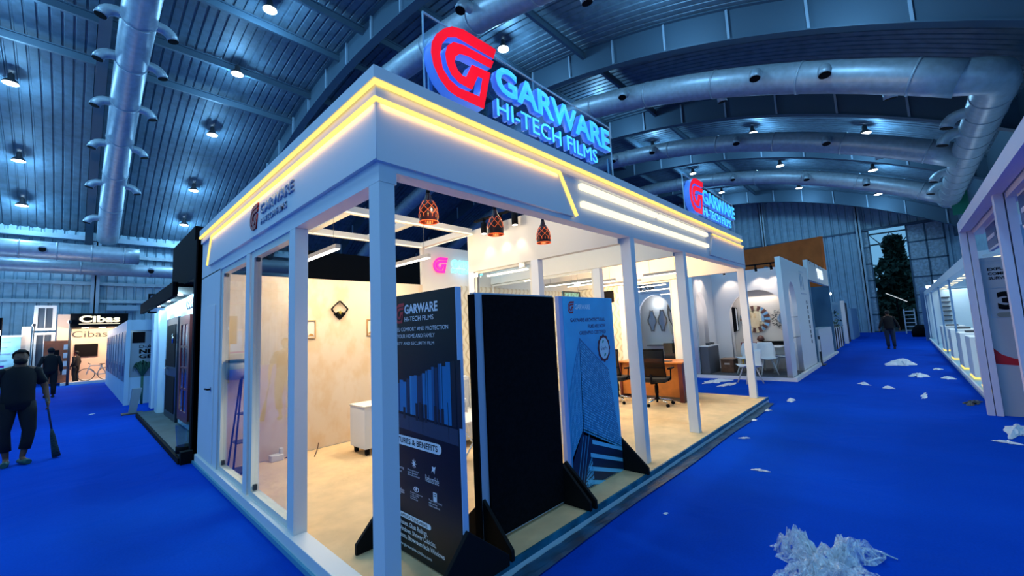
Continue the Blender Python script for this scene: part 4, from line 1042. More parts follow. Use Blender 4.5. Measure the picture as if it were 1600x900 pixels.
# plant stand and white striped counter further down
t = thing('striped_counter', 'white counter with dark vertical stripes further down the right aisle', 'counter', (24.3, .3, 0)); bx('cabinet', shell, 22.3, 26.8, .2, .8, 0, 1.0, t)
for k in range(5): bx('stripe', black, 22.5 + k * .95, 22.8 + k * .95, .185, .2, 0, 1.0, t)
t = thing('potted_plants', 'dark leafy plant arrangement on the striped counter', 'plant', (24.5, .5, 1.0)); m = MB(); rnd = random.Random(4)
for k in range(260):
    c = Vector((rnd.uniform(22.6, 27.2), rnd.uniform(.2, .9), 1.0 + rnd.uniform(0, .75))); a = rnd.uniform(0, 6.3); l = rnd.uniform(.12, .3)
    d = Vector((math.cos(a), math.sin(a) * .4, rnd.uniform(-.2, .8))).normalized(); n = Vector((-math.sin(a), math.cos(a), 0)) * l * .22
    m.face([c, c + d * l * .5 + n, c + d * l, c + d * l * .5 - n])
m.build('leaves', mat('plant_dark', (.01, .06, .05), .6), t); bx('trough', darkgrey, 22.5, 26.6, .3, .75, 1.0, 1.12, t)
t = thing('wire_ornament', 'dark curled wire tree above the plants', 'ornament', (24.6, .6, 1.1)); m = MB()
for x, h, r in ((23.6, 1.9, .22), (25.0, 2.2, .38), (26.1, 1.75, .2)):
    m.tube([(x, .6, 1.1), (x, .6, h)] + [(x + r - r * math.cos(q), .6, h + r * math.sin(q)) for q in [PI * k / 8 for k in range(1, 9)]] + [(x + 2 * r, .6, h - .25)], .03, 6)
m.build('wire', darkgrey, t)
S3 = thing('far_stand', 'pale blue walled stand with a bright lamp near the end of the right aisle', 'booth', (28, .3, 0))
bx('back_wall', mat('pale_blue', (.35, .55, .68), .6), 22.6, 31, 2.0, 2.1, 0, 2.9, S3); bx('front_panel', white, 28.4, 28.9, .15, .3, 0, 2.4, S3); bx('side_wall', MATS['pale_blue'], 31, 31.1, .3, 2.1, 0, 2.4, S3)
for k in range(3): bx('post', darkgrey, 29.2 + k * .7, 29.3 + k * .7, .2, .3, 0, 2.3, S3)
def floodlight(x, y, z, lab, p=60):
    t = thing('floodlight', lab, 'floodlight', (x, y, z), 'bright white floodlights over the stands'); bx('body', darkgrey, x, x + .1, y - .1, y + .1, z, z + .14, t); bx('lens', bright, x - .012, x, y - .08, y + .08, z + .02, z + .12, t); MB().cyl((x + .05, y, 0), (x + .05, y, z), .02, 8).build('stand_pole', darkgrey, t)
    lamp('flood_glow', t, (x - .15, y, z + .1), p, (.75, .9, 1), .1)
floodlight(26.5, 1.0, 3.2, 'bright floodlight above the pale blue wall left of the doorway')
floodlight(23.0, .2, 2.55, 'small bright floodlight at the corner of the blue-grey stand', 15)
floodlight(28.5, -3.3, 2.75, 'bright floodlight left of the pair over the right-hand stands')
floodlight(22.6, -3.35, 2.7, 'bright floodlight right of the pair over the right-hand stands')
bx('storage_cabinet', MATS['pale_blue'], 33, 38, .2, 1.2, 0, 2.0, label='pale blue cabinet block left of the big doorway', cat='cabinet')
# things at the doorway
t = thing('step_ladder', 'white aluminium step ladder standing at the open doorway', 'ladder', (41, -2.7, 0)); m = MB()
for s in (-.28, .28): m.box(40.9, 40.98, -2.55 + s - .035, -2.55 + s + .035, 0, 1.8)
m.build('rails', white, t)
for k in range(6): bx('rung', white, 40.9, 40.98, -2.80, -2.30, .2 + k * .28, .26 + k * .28, t)
MB().tube([(48, -1.3, 3.3), (48, -2.6, 2.45)], .035, 6).build('leaning_pole', emi('pole_glow', (.8, .9, 1), .8), label='slanting thin white light tube outside the doorway', cat='light')
bx('pole_post', black, 48.05, 48.12, -2.0, -1.9, 0, 2.9, label='dark post carrying the slanting light tube', cat='post')
t = thing('waste_heap', 'black heap of covered goods by the doorway post', 'heap', (36, -2.9, 0)); m = MB(); rnd = random.Random(3)
for k in range(5): m.lathe(35.5 + rnd.uniform(-.3, .5), -2.95 + rnd.uniform(-.1, .2), [(.30, 0), (.33, .3), (.22, .6), (.05, .75)], 9)
m.build('cover', black, t)

# ================================================================ RIGHT-HAND STANDS
lil = mat('frame_lilac', (.62, .58, .72), .55); pan = mat('panel_grey', (.42, .41, .46), .6)
S4 = thing('lilac_frame_stand', 'stand with pale lilac frame and grey text panels at the right edge', 'booth', (8.5, -3.1, 0))
def dpost(x, y0, y1): 
    m = MB(); m.box(x, x + .12, y0, (y0 + y1) / 2 - .006, 0, 2.86); m.box(x, x + .12, (y0 + y1) / 2 + .006, y1, 0, 2.86); m.build('post', lil, S4)
dpost(8.45, -3.16, -3.0); dpost(5.55, -3.20, -3.05)
bx('top_beam', lil, 3.2, 8.57, -3.12, -3.0, 2.86, 3.02, S4); bx('top_beam', lil, 3.2, 8.57, -3.26, -3.14, 2.80, 2.92, S4); bx('top_beam', lil, 8.45, 8.57, -5.5, -3.12, 2.86, 3.02, S4)
bx('text_panel', pan, 8.52, 8.56, -5.5, -3.16, 0, 2.42, S4, label='grey panel with black text and a red swoosh'); bx('side_panel', mat('panel_pale', (.42, .50, .62), .6), 5.62, 5.68, -5.5, -3.2, 0, 2.5, S4)
T4 = lambda y, z: FL(8.518, y, z)
text('lettering', 'EXPLORE', T4(-3.235, 2.21), .30, .045, black, S4, .003, .02); text('lettering', 'COMPLETE', T4(-3.235, 2.14), .30, .045, black, S4, .003, .02); text('lettering', 'SURVEY', T4(-3.235, 2.07), .22, .045, black, S4, .003, .02); poly('outline_logo', [rect(0, .3, 0, .03), rect(.004, .296, .004, .026)], .003, T4(-3.17, 2.33), lgrey, S4)
poly('outline', [rect(0, .5, 0, .46), rect(.006, .494, .006, .454)], .003, T4(-3.2, 1.48), lgrey, S4); text('lettering', '3', T4(-3.285, 1.60), .20, .28, black, S4, .004, .06, label='large black figure three'); poly('pill', [pill(0, .3, .07)], .004, T4(-3.26, 1.49), mat('olive_grey', (.22, .22, .20), .6), S4)
poly('swoosh', [[(0, .22), (.08, .12), (.2, .06), (.6, .0), (.6, -.06), (.2, -.04), (0, -.02)]], .004, T4(-3.165, .80), mat('swoosh_red', (.5, .01, .02), .5), S4, label='red swoosh')
for i, (x0, x1, lab) in enumerate(((6.9, 7.75, 'far'), (4.75, 5.45, 'near'))):
    t = thing('hanging_screen', 'dark blue framed screen hung from the lilac beam, %s one' % lab, 'screen', ((x0 + x1) / 2, -3.2, 2.7), 'screens hung from the lilac beam')
    bx('frame', mat('screen_frame', (.55, .55, .68), .4), x0, x1, -3.24, -3.20, 2.44, 2.80, t); bx('display', mat('screen_navy', (.015, .03, .12), .2), x0 + .03, x1 - .03, -3.2, -3.195, 2.47, 2.77, t); bx('stripe', lil, x0 + .15, x1 - .12, -3.195, -3.19, 2.58, 2.63, t); m = MB()
    for x in (x0 + .1, x1 - .1): m.cyl((x, -3.22, 2.8), (x, -3.22, 2.88), .01, 6)
    m.build('hanger', darkgrey, t)
S5 = thing('pedestal_stand', 'bright white stand with lit pedestals along the right aisle', 'booth', (12, -3.2, 0)); sw = mat('stand_white', (.62, .78, .88), .5)
bx('platform', mat('platform_teal', (.30, .50, .60), .5), 9.4, 30, -5.5, -3.12, 0, .16, S5); bx('platform_edge', white, 9.4, 30, -3.12, -3.09, .10, .17, S5); bx('back_wall', sw, 9.4, 30, -5.5, -5.4, .16, 2.5, S5); bx('fascia', sw, 9.4, 30, -3.3, -3.14, 2.42, 2.62, S5); bx('end_wall', sw, 29.9, 30, -5.4, -3.14, .16, 2.6, S5); bx('end_wall', sw, 24.9, 25, -5.4, -3.14, .16, 2.6, S5)
bx('roof_slab', sw, 9.4, 30, -5.5, -3.3, 2.55, 2.62, S5)
for x in (14.6, 19.0, 24.0, 29.6): MB().box(x, x + .05, -3.2, -3.16, .16, 2.45).build('post', mat('post_blue', (.12, .25, .45), .4), S5)
for k in range(12): bx('soffit_light', ledw, 10 + k * 1.6, 10.6 + k * 1.6, -3.7, -3.5, 2.535, 2.55, S5)
area('soffit_glow', S5, (14, -4.0, 2.5), 9, .8, 90, (.72, .90, 1)); area('soffit_glow', S5, (24, -4.0, 2.5), 9, .8, 80, (.72, .90, 1))
for k, x in enumerate((9.75, 11.6, 13.6, 16.4, 20.0)):
    t = thing('white_pedestal', 'white display pedestal with glowing yellow base, %s along the right stand' % ORD[k], 'pedestal', (x, -3.6, .16), 'lit display pedestals'); bx('body', white, x, x + .9, -3.75, -3.16, .22, 1.05, t, .01); bx('glow_base', led, x + .03, x + .87, -3.73, -3.15, .18, .205, t); poly('print_mark', [[(0, 0), (.1, .05), (.2, .03), (.38, 0), (.2, -.03), (.1, -.02)]], .004, FL(x - .001, -3.25, .66), lgrey, t)
    bx('tabletop_tray', darkgrey, x + .3, x + .7, -3.6, -3.3, 1.051, 1.10, label='dark tray on the white pedestal, %s along the right stand' % ORD[k], cat='tray', group='trays on the pedestals')
for k in range(6):
    bx('wall_fixture', darkgrey, 24.7, 24.9, -3.75, -3.5, 1.15 + k * .2, 1.19 + k * .2, label='small dark display shelf on the stand wall, %s from below' % ORD[k], cat='shelf', group='small shelves on the far white wall')
for k in range(2): spot(14.2 + k * 1.0, -3.9, 2.5, (14.2 + k, -4.2, 1.6), 'black spotlight inside the pedestal stand, %s one' % ('farther' if k else 'nearer'), 'spotlights of the pedestal stand', 5, L=.14, r=.06)
S6 = thing('shelf_stand', 'blue corner stand with shelves before the big doorway, right side', 'booth', (31, -3.3, 0)); bx('corner_post', mat('post_blue', (.12, .25, .45)), 30.6, 31.0, -3.3, -3.0, 0, 2.9, S6); bx('side_wall', bg_, 31, 31.1, -5.5, -3.2, 0, 2.8, S6)
for k in range(4): bx('shelf', sw, 30.3, 30.9, -4.2, -3.3, .5 + k * .6, .55 + k * .6, S6)
# plastic wrap heap along the kerb and litter
rnd = random.Random(11)
wrap = mat('wrap_film', (.88, .92, 1.0), .18, spec=.9); 
nt = wrap.node_tree; n_ = nt.nodes.new('ShaderNodeTexNoise'); n_.inputs['Scale'].default_value = 14; n_.inputs['Detail'].default_value = 6; n_.inputs['Distortion'].default_value = 2
r_ = nt.nodes.new('ShaderNodeValToRGB'); r_.color_ramp.elements[0].position = .38; r_.color_ramp.elements[0].color = (.10, .10, .10, 1); r_.color_ramp.elements[1].position = .66; r_.color_ramp.elements[1].color = (.85, .85, .85, 1)
tc_ = nt.nodes.new('ShaderNodeTexCoord'); nt.links.new(tc_.outputs['Object'], n_.inputs['Vector']); nt.links.new(n_.outputs['Fac'], r_.inputs[0]); nt.links.new(r_.outputs[0], nt.nodes['Principled BSDF'].inputs['Alpha'])
wrapw = mat('wrap_white', (.74, .80, .88), .3)
def crumple(name, x, y, w, d, h, m_, lab, cat_='litter', n=14, seed=1, grp=None, rot=0):
    m = MB(); bm = m.bm; T = Matrix.Translation((x, y, 0)) @ Matrix.Rotation(rot, 4, 'Z'); V = []; S = Vector((seed * 7.3, seed * 3.1, seed))
    for i in range(n + 1):
        row = []
        for j in range(n + 1):
            u, v = -1 + 2 * i / n, -1 + 2 * j / n; a = math.atan2(v, u); q = max(abs(u), abs(v)); hyp = math.hypot(u, v) or 1
            edge = (1 + .28 * math.sin(a * 2 + seed) + .2 * math.sin(a * 5 + seed * 2) + .1 * math.sin(a * 9 + seed))
            k = edge * q / hyp; uu, vv = u * k, v * k
            p = Vector((u * 1.7, v * 1.7, 0)) + S; r1 = 1 - abs(mnoise.noise(p)) * 1.9; r2 = 1 - abs(mnoise.noise(p * 2.6)) * 1.6
            env = max(0, 1 - q ** 1.6); hh = h * env * max(.05, .6 * r1 + .45 * r2) * 1.15 + .006
            du, dv = mnoise.noise(p * 1.9 + Vector((9, 0, 0))) * .22, mnoise.noise(p * 1.9 + Vector((0, 9, 0))) * .22
            row.append(bm.verts.new(T @ Vector(((uu + du) * w, (vv + dv) * d, hh))))
        V.append(row)
    for i in range(n):
        for j in range(n): bm.faces.new((V[i][j], V[i + 1][j], V[i + 1][j + 1], V[i][j + 1]))
    return m.build(name, m_, label=lab, cat=cat_, group=grp)
t = thing('plastic_sheet', 'large crumpled heap of clear plastic wrap on the carpet in the right foreground', 'litter', (2.15, -1.72, 0))
for k, (x, y, w, d, h, r_) in enumerate(((2.26, -1.52, .12, .16, .20, .2), (2.34, -1.74, .30, .14, .16, -.35), (2.06, -1.64, .24, .12, .12, -.5), (2.10, -1.78, .26, .16, .10, .3))):
    o = crumple('film_fold', x, y, w, d, h, wrap, None, None, 34, 20 + k, rot=r_); o.parent = t; o.matrix_parent_inverse = Matrix.Translation((2.15, -1.72, 0)).inverted()
for k, (x, y, w, d, h) in enumerate(((2.27, -1.56, .05, .08, .16), (2.36, -1.75, .14, .05, .13), (2.06, -1.64, .12, .035, .09))):
    o = crumple('film_crease', x, y, w, d, h, wrapw, None, None, 20, 60 + k, rot=-.5 + .3 * k); o.parent = t; o.matrix_parent_inverse = Matrix.Translation((2.15, -1.72, 0)).inverted()
m = MB(); m.tube([(2.5 + .03 * math.cos(q) * 2, -1.9 + .05 * math.sin(q), .03 + .02 * math.sin(2 * q)) for q in [2 * PI * k / 16 for k in range(16)]], .006, 6, closed=True)
m.tube([(2.52, -1.80, .06), (2.60, -1.92, .03), (2.60, -2.02, .01)], .005, 5); m.build('film_loop', wrapw, t)
lit = [(8.52, -.44, .16, .07, .05, 'grey crumpled scrap lying near the far platform corner'), (11.38, -1.39, .13, .08, .06, 'round white paper scrap, left of the two in mid aisle'), (10.92, -1.82, .1, .08, .06, 'round white paper scrap, right of the two in mid aisle'), (16.39, -1.98, .45, .3, .2, 'largest white paper scrap, folded like a tent in the far aisle'), (13.56, -2.34, .5, .14, .06, 'long white torn film strip in mid aisle'), (10.09, -2.35, .38, .04, .03, 'thin white strip of film in mid aisle'), (6.6, -2.98, .10, .05, .03, 'small white scrap near the lilac stand at the right edge'), (3.94, -.92, .07, .03, .02, 'tiny white scrap on the carpet in the centre right'), (9.55, -2.93, .25, .10, .06, 'dark crumpled wrapping by the foot of the lilac post'), (7.4, -3.15, .5, .1, .06, 'grey crumpled wrapping along the lilac stand'), (15.2, -2.75, .2, .08, .05, 'small white scrap beside the right stand kerb'), (13.2, -2.85, .3, .1, .05, 'white scraps of film by the right stand kerb'), (5.2, -.45, .06, .03, .02, 'tiny white scrap beside the platform film'), (7.3, -.3, .07, .05, .03, 'round white scrap touching the platform film'), (6.4, -.28, .06, .05, .02, 'white scrap beside the edge film'), (10.7, 1.6, .5, .2, .06, 'white heap of film on the carpet in the gap before the mirror stand'), (10.2, 1.2, .5, .1, .03, 'thin white film strip in the gap before the mirror stand'), (2.35, -.55, .025, .015, .01, 'speck of white paper in the right foreground'), (11.6, .35, .3, .15, .05, 'grey wrapping on the mirror stand platform edge'), (-.9, 13.0, .07, .04, .02, 'tiny white scrap in the left aisle')]
for k, (x, y, w, d, h, lab) in enumerate(lit): crumple('paper_scrap', x, y, w, d, h, darkgrey if k == 8 else wrapw, lab, 'litter', 8, k + 1, 'scraps of litter on the carpet', rot=k * .7 if w < .2 else -.1)
# film strip lying along the platform on the carpet
m = MB(); bm = m.bm; V = []; r = random.Random(6)
for i in range(61):
    x = -.1 + 8.1 * i / 60; V.append([bm.verts.new((x, -.14 - (.125 + .012 * math.sin(x * 2.1)) * j / 4, .012 + (.012 * r.random() if j < 4 else 0))) for j in range(5)])
for i in range(60):
    for j in range(4): bm.faces.new((V[i][j], V[i + 1][j], V[i + 1][j + 1], V[i][j + 1]))
m.build('floor_film', mat('film_floor', (.003, .06, .13), .55, noise=(5, .6)), label='dark teal protective film strip on the carpet along the booth platform', cat='film')

# ================================================================ LEFT-HAND STANDS
S7 = thing('door_stand', 'dark framed stand displaying doors, left behind the central booth', 'booth', (.25, 8, 0))
bx('dark_box', black, -.05, 4.2, 5.32, 5.45, 0, 3.22, S7); bx('dark_box', black, -.05, .1, 5.45, 7.55, 2.64, 3.45, S7); bx('dark_post', black, -.03, .25, 5.32, 5.5, .1, 3.2, S7)
bx('platform', slate, -.16, 4, 5.3, 11.3, 0, .10, S7); bx('platform_edge', black, -.19, -.16, 5.3, 11.3, 0, .08, S7)
fw = mat('facade_pale', (.50, .68, .82), .6)
bx('facade', fw, .25, .35, 6.6, 12.6, .1, 2.75, S7)
m = MB(); m.box(-.15, .3, 6.3, 11.2, 2.60, 2.66); m.box(-.19, -.12, 6.3, 11.25, 2.45, 2.68); m.build('canopy', black, S7)
for k, y in enumerate((7.6, 9.1, 10.6)):
    t2 = MB().lathe(.05, y, [(.07, 2.585), (.07, 2.60)], 18).build('canopy_lamp', bright, S7); l = lamp('canopy_glow', S7, (.02, y, 2.52), 55, (.45, .8, 1), .06)
text('lettering', 'DOORS', FL(.245, 7.95, 2.34), .85, .16, darkgrey, S7, .02, .02)
d = bx('showroom_door', mat('door_dark', (.010, .016, .03), .35), .20, .25, 8.67, 10.2, .1, 2.25, S7)
m = MB(); 
for (a, b) in ((.25, 1.0), (1.2, 2.1)): m.box(.19, .2, 8.85, 10.0, a, b)
m.build('door_panelling', black, d); m = MB(); m.box(.17, .20, 9.95, 10.02, 1.0, 1.35); m.cyl((.16, 9.95, 1.15), (.16, 9.7, 1.15), .02, 8); m.cyl((.165, 8.95, 1.7), (.165, 8.95, 1.9), .02, 8); m.build('door_handle', chrome, d)
mah = mat('mahogany_frame', (.14, .015, .012), .4)
d = poly('showroom_door', [rect(-8.42, -7.35, .22, 2.22), rect(-8.25, -7.52, .40, 2.05)], .05, FL(.25, 0, 0), mah, S7, label='red-brown framed glazed door')
bx('door_glass', mat('blue_pane', (.02, .06, .14), .1), .215, .225, 7.52, 8.25, .40, 2.05, d); m = MB()
for z in (.8, 1.2, 1.6): m.box(.205, .215, 7.52, 8.25, z, z + .04)
m.box(.205, .215, 7.87, 7.92, .4, 2.05); m.build('glazing_bar', mah, d)
for y in (10.6, 11.7): bx('facade_post', fw, .12, .25, y, y + .45, .1, 2.5, S7)
bx('shelf_column', mat('facade_blue', (.12, .32, .45), .6), .24, .26, 11.1, 11.6, .1, 2.3, S7)
def post_cover(x, y, h, lab):
    t = thing('cable_box', lab, 'box', (x, y, 0), 'small grey boxes standing on the left aisle carpet'); m = MB(); m.hexa([(x - .07, y - .07, .03), (x + .07, y - .07, .03), (x + .07, y + .07, .03), (x - .07, y + .07, .03), (x - .02, y - .1, h), (x + .16, y - .1, h), (x + .16, y + .1, h), (x - .02, y + .1, h)]); m.build('body', mat('box_grey', (.18, .25, .30), .5), t); bx('base', darkgrey, x - .2, x + .2, y - .15, y + .15, 0, .03, t)
post_cover(-.2, 12.0, .62, 'tilted grey post box on the blue carpet at the platform corner')
t = thing('clear_bin', 'clear plastic bin with a black base at the end of the slate platform', 'bin', (-.08, 5.45, .1)); MB().lathe(-.06, 5.6, [(.10, .12), (.13, .5)], 18, cap=False).build('bin_body', thin_glass('bin_plastic', (.6, .75, .85), .2), t); MB().lathe(-.06, 5.6, [(.12, .1), (.12, .19)], 18).build('bin_base', black, t)
bx('floor_plinth', black, -.17, -.03, 5.22, 5.34, 0, .17, label='black block at the foot of the door stand next to the booth corner', cat='block')

S8 = thing('modular_stand', 'row of pale blue framed glass partitions with black lettering in the left aisle', 'booth', (-.2, 14.3, 0)); pb = mat('partition_blue', (.36, .58, .75), .5)
bx('front_wall', pb, -.2, 2, 14.3, 14.36, 0, .78, S8); bx('front_wall', pb, -.2, 2, 14.3, 14.36, 2.15, 2.42, S8); bx('corner_post', pb, -.24, -.14, 14.26, 14.38, 0, 2.45, S8)
bx('window_pane', mat('pane_grey', (.25, .33, .40), .15), -.14, 2, 14.33, 14.345, .78, 2.15, S8); text('lettering', 'D-ARC', FR(.06, 14.325, 1.62), .5, .10, black, S8, .006); text('lettering', 'NEX', FR(.06, 14.325, 1.46), .50, .13, black, S8, .006, .04); text('lettering', 'GEN', FR(.06, 14.325, 1.32), .48, .11, black, S8, .006, .03)
bx('window_screen', black, -.1, .18, 14.31, 14.32, 1.78, 2.1, S8); m = MB(); rnd = random.Random(8); m.tube([(.14, 14.15, 0), (.14, 14.15, .8)], .03, 8)
for k in range(60):
    a = rnd.uniform(-1.2, 1.2); c = Vector((.14, 14.15, .78)); e = c + Vector((.25 * math.sin(a), rnd.uniform(-.06, .06), .15 + .35 * math.cos(a) * rnd.random())); md = (c + e) / 2 + Vector((.05 * a, 0, .25)); m.tube([c, md, e], [.01, .018, .003], 4)
m.build('palm_plant', mat('palm_green', (.02, .10, .07), .6), label='small green palm standing in front of the pale blue partition', cat='plant')
for k in range(8):
    y0 = 14.4 + k * 1.42; o = bx('side_partition', pb, -.22, -.18, y0, y0 + 1.38, 0, 2.45, S8); bx('glass_pane', mat('pane_dark', (.08, .16, .28), .45), -.235, -.22, y0 + .2, y0 + 1.2, .65, 2.15, o)
    bx('poster', mat('poster_pale', (.38, .50, .62), .5), -.243, -.235, y0 + .35 + .1 * (k % 3), y0 + .75, 1.2, 1.8, o); bx('poster', mat('poster_navy', (.02, .06, .22), .5), -.243, -.235, y0 + .6, y0 + 1.0, .8 + .08 * (k % 3), 1.1, o)
bx('roof_slab', pb, -.2, 2, 14.3, 25.8, 2.42, 2.46, S8)
# far left: lift stand
S9 = thing('lift_stand', 'warm lit stand with a black lettered fascia ending the left aisle', 'booth', (-.5, 27, 0)); wc = mat('lift_cream', (.80, .60, .48), .6)
bx('fascia', black, -1.5, .55, 26.9, 27.05, 2.76, 3.42, S9); bx('floor_plinth', white, -1.7, .6, 26.95, 29.9, 0, .12, S9); bx('back_wall', wc, -1.95, .6, 28.9, 29.0, .1, 3.5, S9); bx('side_wall', wc, .5, .56, 27.05, 28.9, .1, 2.8, S9); bx('canopy', black, -1.5, .55, 27.05, 28.9, 2.74, 2.78, S9); MB().cyl((-1.47, 26.95, 0), (-1.47, 26.95, 2.8), .045, 8).build('post', darkgrey, S9)
text('lettering', 'Cibas', FR(-1.2, 26.89, 2.98), 1.45, .34, mat('lit_cream', (.9, .75, .5), .4, emit=(1, .85, .55), es=1.2), S9, .05, .04, label='glowing cream letters'); bx('underline', MATS['lit_cream'], -1.2, .25, 26.87, 26.89, 2.90, 2.925, S9); text('lettering', 'Cibas', FR(-1.42, 28.88, 2.30), 1.3, .32, darkgrey, S9, .03)
bx('wall_screen', black, -1.3, -.45, 28.82, 28.88, 1.30, 1.95, label='black wall screen in the warm lit stand', cat='screen')
lamp('canopy_glow', S9, (-.9, 27.6, 2.5), 110, (1, .72, .45), .1); lamp('canopy_glow', S9, (.0, 27.6, 2.5), 110, (1, .72, .45), .1); lamp('canopy_glow', S9, (-1.8, 27.8, 3.0), 40, (1, .75, .5), .1)
for k in range(3): bx('canopy_lamp', tubem, -1.1 + k * .6, -.85 + k * .6, 27.1, 27.3, 2.715, 2.735, S9)
t = thing('lift_cabin', 'orange brown lift cabin with a dark doorway beside the warm lit stand', 'lift', (-1.85, 27.6, .1)); lc = mat('lift_orange', (.45, .12, .05), .5, noise=(3, .3)); bx('cabin', lc, -2.3, -1.42, 27.5, 28.6, .12, 2.15, t); bx('doorway', black, -2.05, -1.8, 27.48, 27.5, .15, 1.7, t); m = MB()
for z in (.5, .9, 1.3, 1.7): m.box(-1.66, -1.48, 27.48, 27.5, z, z + .25)
m.build('display_panel', white, t)
t = thing('bicycle', 'silver bicycle leaning in front of the warm lit stand', 'bicycle', (-.6, 27, .1)); m = MB()
for cx_ in (-.85, -.15): MB().tube([(cx_ + .30 * math.cos(q), 27.4, .42 + .30 * math.sin(q)) for q in [2 * PI * k / 20 for k in range(20)]], .018, 6, closed=True).build('wheel', darkgrey, t)
for a, b in (((-.85, .42), (-.72, .9)), ((-.72, .85), (-.30, .82)), ((-.74, .7), (-.48, .4)), ((-.48, .4), (-.30, .88)), ((-.48, .4), (-.15, .42)), ((-.32, .8), (-.15, .42))): m.cyl((a[0], 27.4, a[1]), (b[0], 27.4, b[1]), .022, 8)
m.build('bike_frame', mat('silver', (.6, .62, .65), .3, .6), t); bx('saddle', black, -.40, -.20, 27.36, 27.44, .88, .92, t); MB().tube([(-.80, 27.2, .98), (-.72, 27.4, .92), (-.80, 27.6, .98)], .015, 6).build('handlebar', darkgrey, t)
t = thing('glass_lift_shaft', 'white framed glass lift shaft standing left of the orange cabin', 'lift', (-2.3, 29, 0))
for (z0, z1) in ((.1, 2.6), (2.7, 3.95)):
    o = poly('shaft_frame', [rect(-2.75, -2.0, z0, z1), rect(-2.62, -2.13, z0 + .12, z1 - .12)], .12, FR(0, 29, 0), white, t); bx('shaft_glass', mat('shaft_dark', (.08, .10, .13), .2), -2.62, -2.13, 28.93, 28.95, z0 + .12, z1 - .12, o); bx('shaft_bar', white, -2.39, -2.36, 28.9, 28.93, z0 + .12, z1 - .12, o)
bx('side_column', MATS['lift_cream'], -3.1, -2.8, 28.9, 29.1, 0, 2.9, label='cream column left of the glass lift shaft', cat='column')
S10 = thing('pale_screen_stand', 'pale blue stand with printed light panels at the far left edge', 'booth', (-4, 28.9, 0)); bx('back_wall', mat('lit_panel', (.40, .68, .85), .5, noise=(3, .2)), -6, -3.1, 28.8, 28.9, .8, 2.4, S10); bx('fascia', white, -6, -3.05, 28.7, 28.9, 2.4, 2.5, S10); bx('front_counter', mat('teal_counter', (.10, .42, .52), .5), -6, -3.1, 28.0, 28.4, 0, .95, S10); bx('magenta_strip', mat('magenta', (.3, .03, .45), .5), -6, -3.5, 27.98, 28.0, 1.0, 1.1, S10)
for k, z in enumerate((1.3, 1.6, 1.9, 2.15)): bx('panel_text', lgrey, -4.4, -3.5 + .1 * (k % 2), 28.78, 28.8, z, z + .06, S10)
lamp('panel_glow', S10, (-4, 28.2, 2.2), 60, (.5, .85, 1), .1)
floodlight(-1.55, 26.8, 2.95, 'bright violet-white floodlight at the corner of the black lettered fascia', 25); floodlight(-2.75, 28.6, 2.9, 'bright floodlight on the cream column', 25)
t = thing('dark_panel', 'tall black speaker panel cut by the left picture edge', 'speaker', (-2.75, 14, 0)); bx('cabinet', black, -3.25, -2.84, 17.9, 18.1, 1.6, 2.75, t); MB().cyl((-3.0, 18, 0), (-3.0, 18, 1.6), .03, 8).build('pole', black, t); bx('lamp', bright, -2.93, -2.86, 17.88, 17.9, 2.2, 2.35, t)
bx('wall_box', MATS['light_steel'], -.15, 1.2, YL - .5, YL - .25, 3.8, 4.1, label='pale box with two dark outlets on the left hall wall', cat='wall box'); 
t = thing('ceiling_sign', 'pale framed board hanging beyond the black canopy', 'board', (1.0, 16, 2.6)); bx('board', mat('board_lilac', (.45, .50, .70), .5), .75, 1.9, 20, 20.05, 3.05, 3.75, t); poly('frame', [rect(.70, 1.95, 3.0, 3.8), rect(.77, 1.88, 3.07, 3.73)], .04, FR(0, 20.0, 0), black, t); bx('post', black, 1.2, 1.3, 20.05, 20.1, 0, 3.1, t)

# ================================================================ PEOPLE
skin = mat('skin', (.16, .075, .045), .6)
def skinmesh(name, pts, edges, m_, parent, T, sub=2):
    me = D.meshes.new(name); keys = list(pts); idx = {k: i for i, k in enumerate(keys)}
    me.from_pydata([pts[k][0] for k in keys], [(idx[a], idx[b]) for a, b in edges], [])
    o = D.objects.new(name, me); C.objects.link(o)
    s = o.modifiers.new('s', 'SKIN'); s.use_smooth_shade = True
    for k in keys:
        v = me.skin_vertices[0].data[idx[k]]; r = pts[k][1]; v.radius = (r, r) if isinstance(r, (int, float)) else r; v.use_root = (k == keys[0])
    o.modifiers.new('d', 'SUBSURF').levels = sub
    dg = bpy.context.evaluated_depsgraph_get(); dg.update(); nm = D.meshes.new_from_object(o.evaluated_get(dg)); D.objects.remove(o)
    nm.name = name; nm.transform(T); 
    for p in nm.polygons: p.use_smooth = True
    return link_mesh(nm, name, m_, parent)
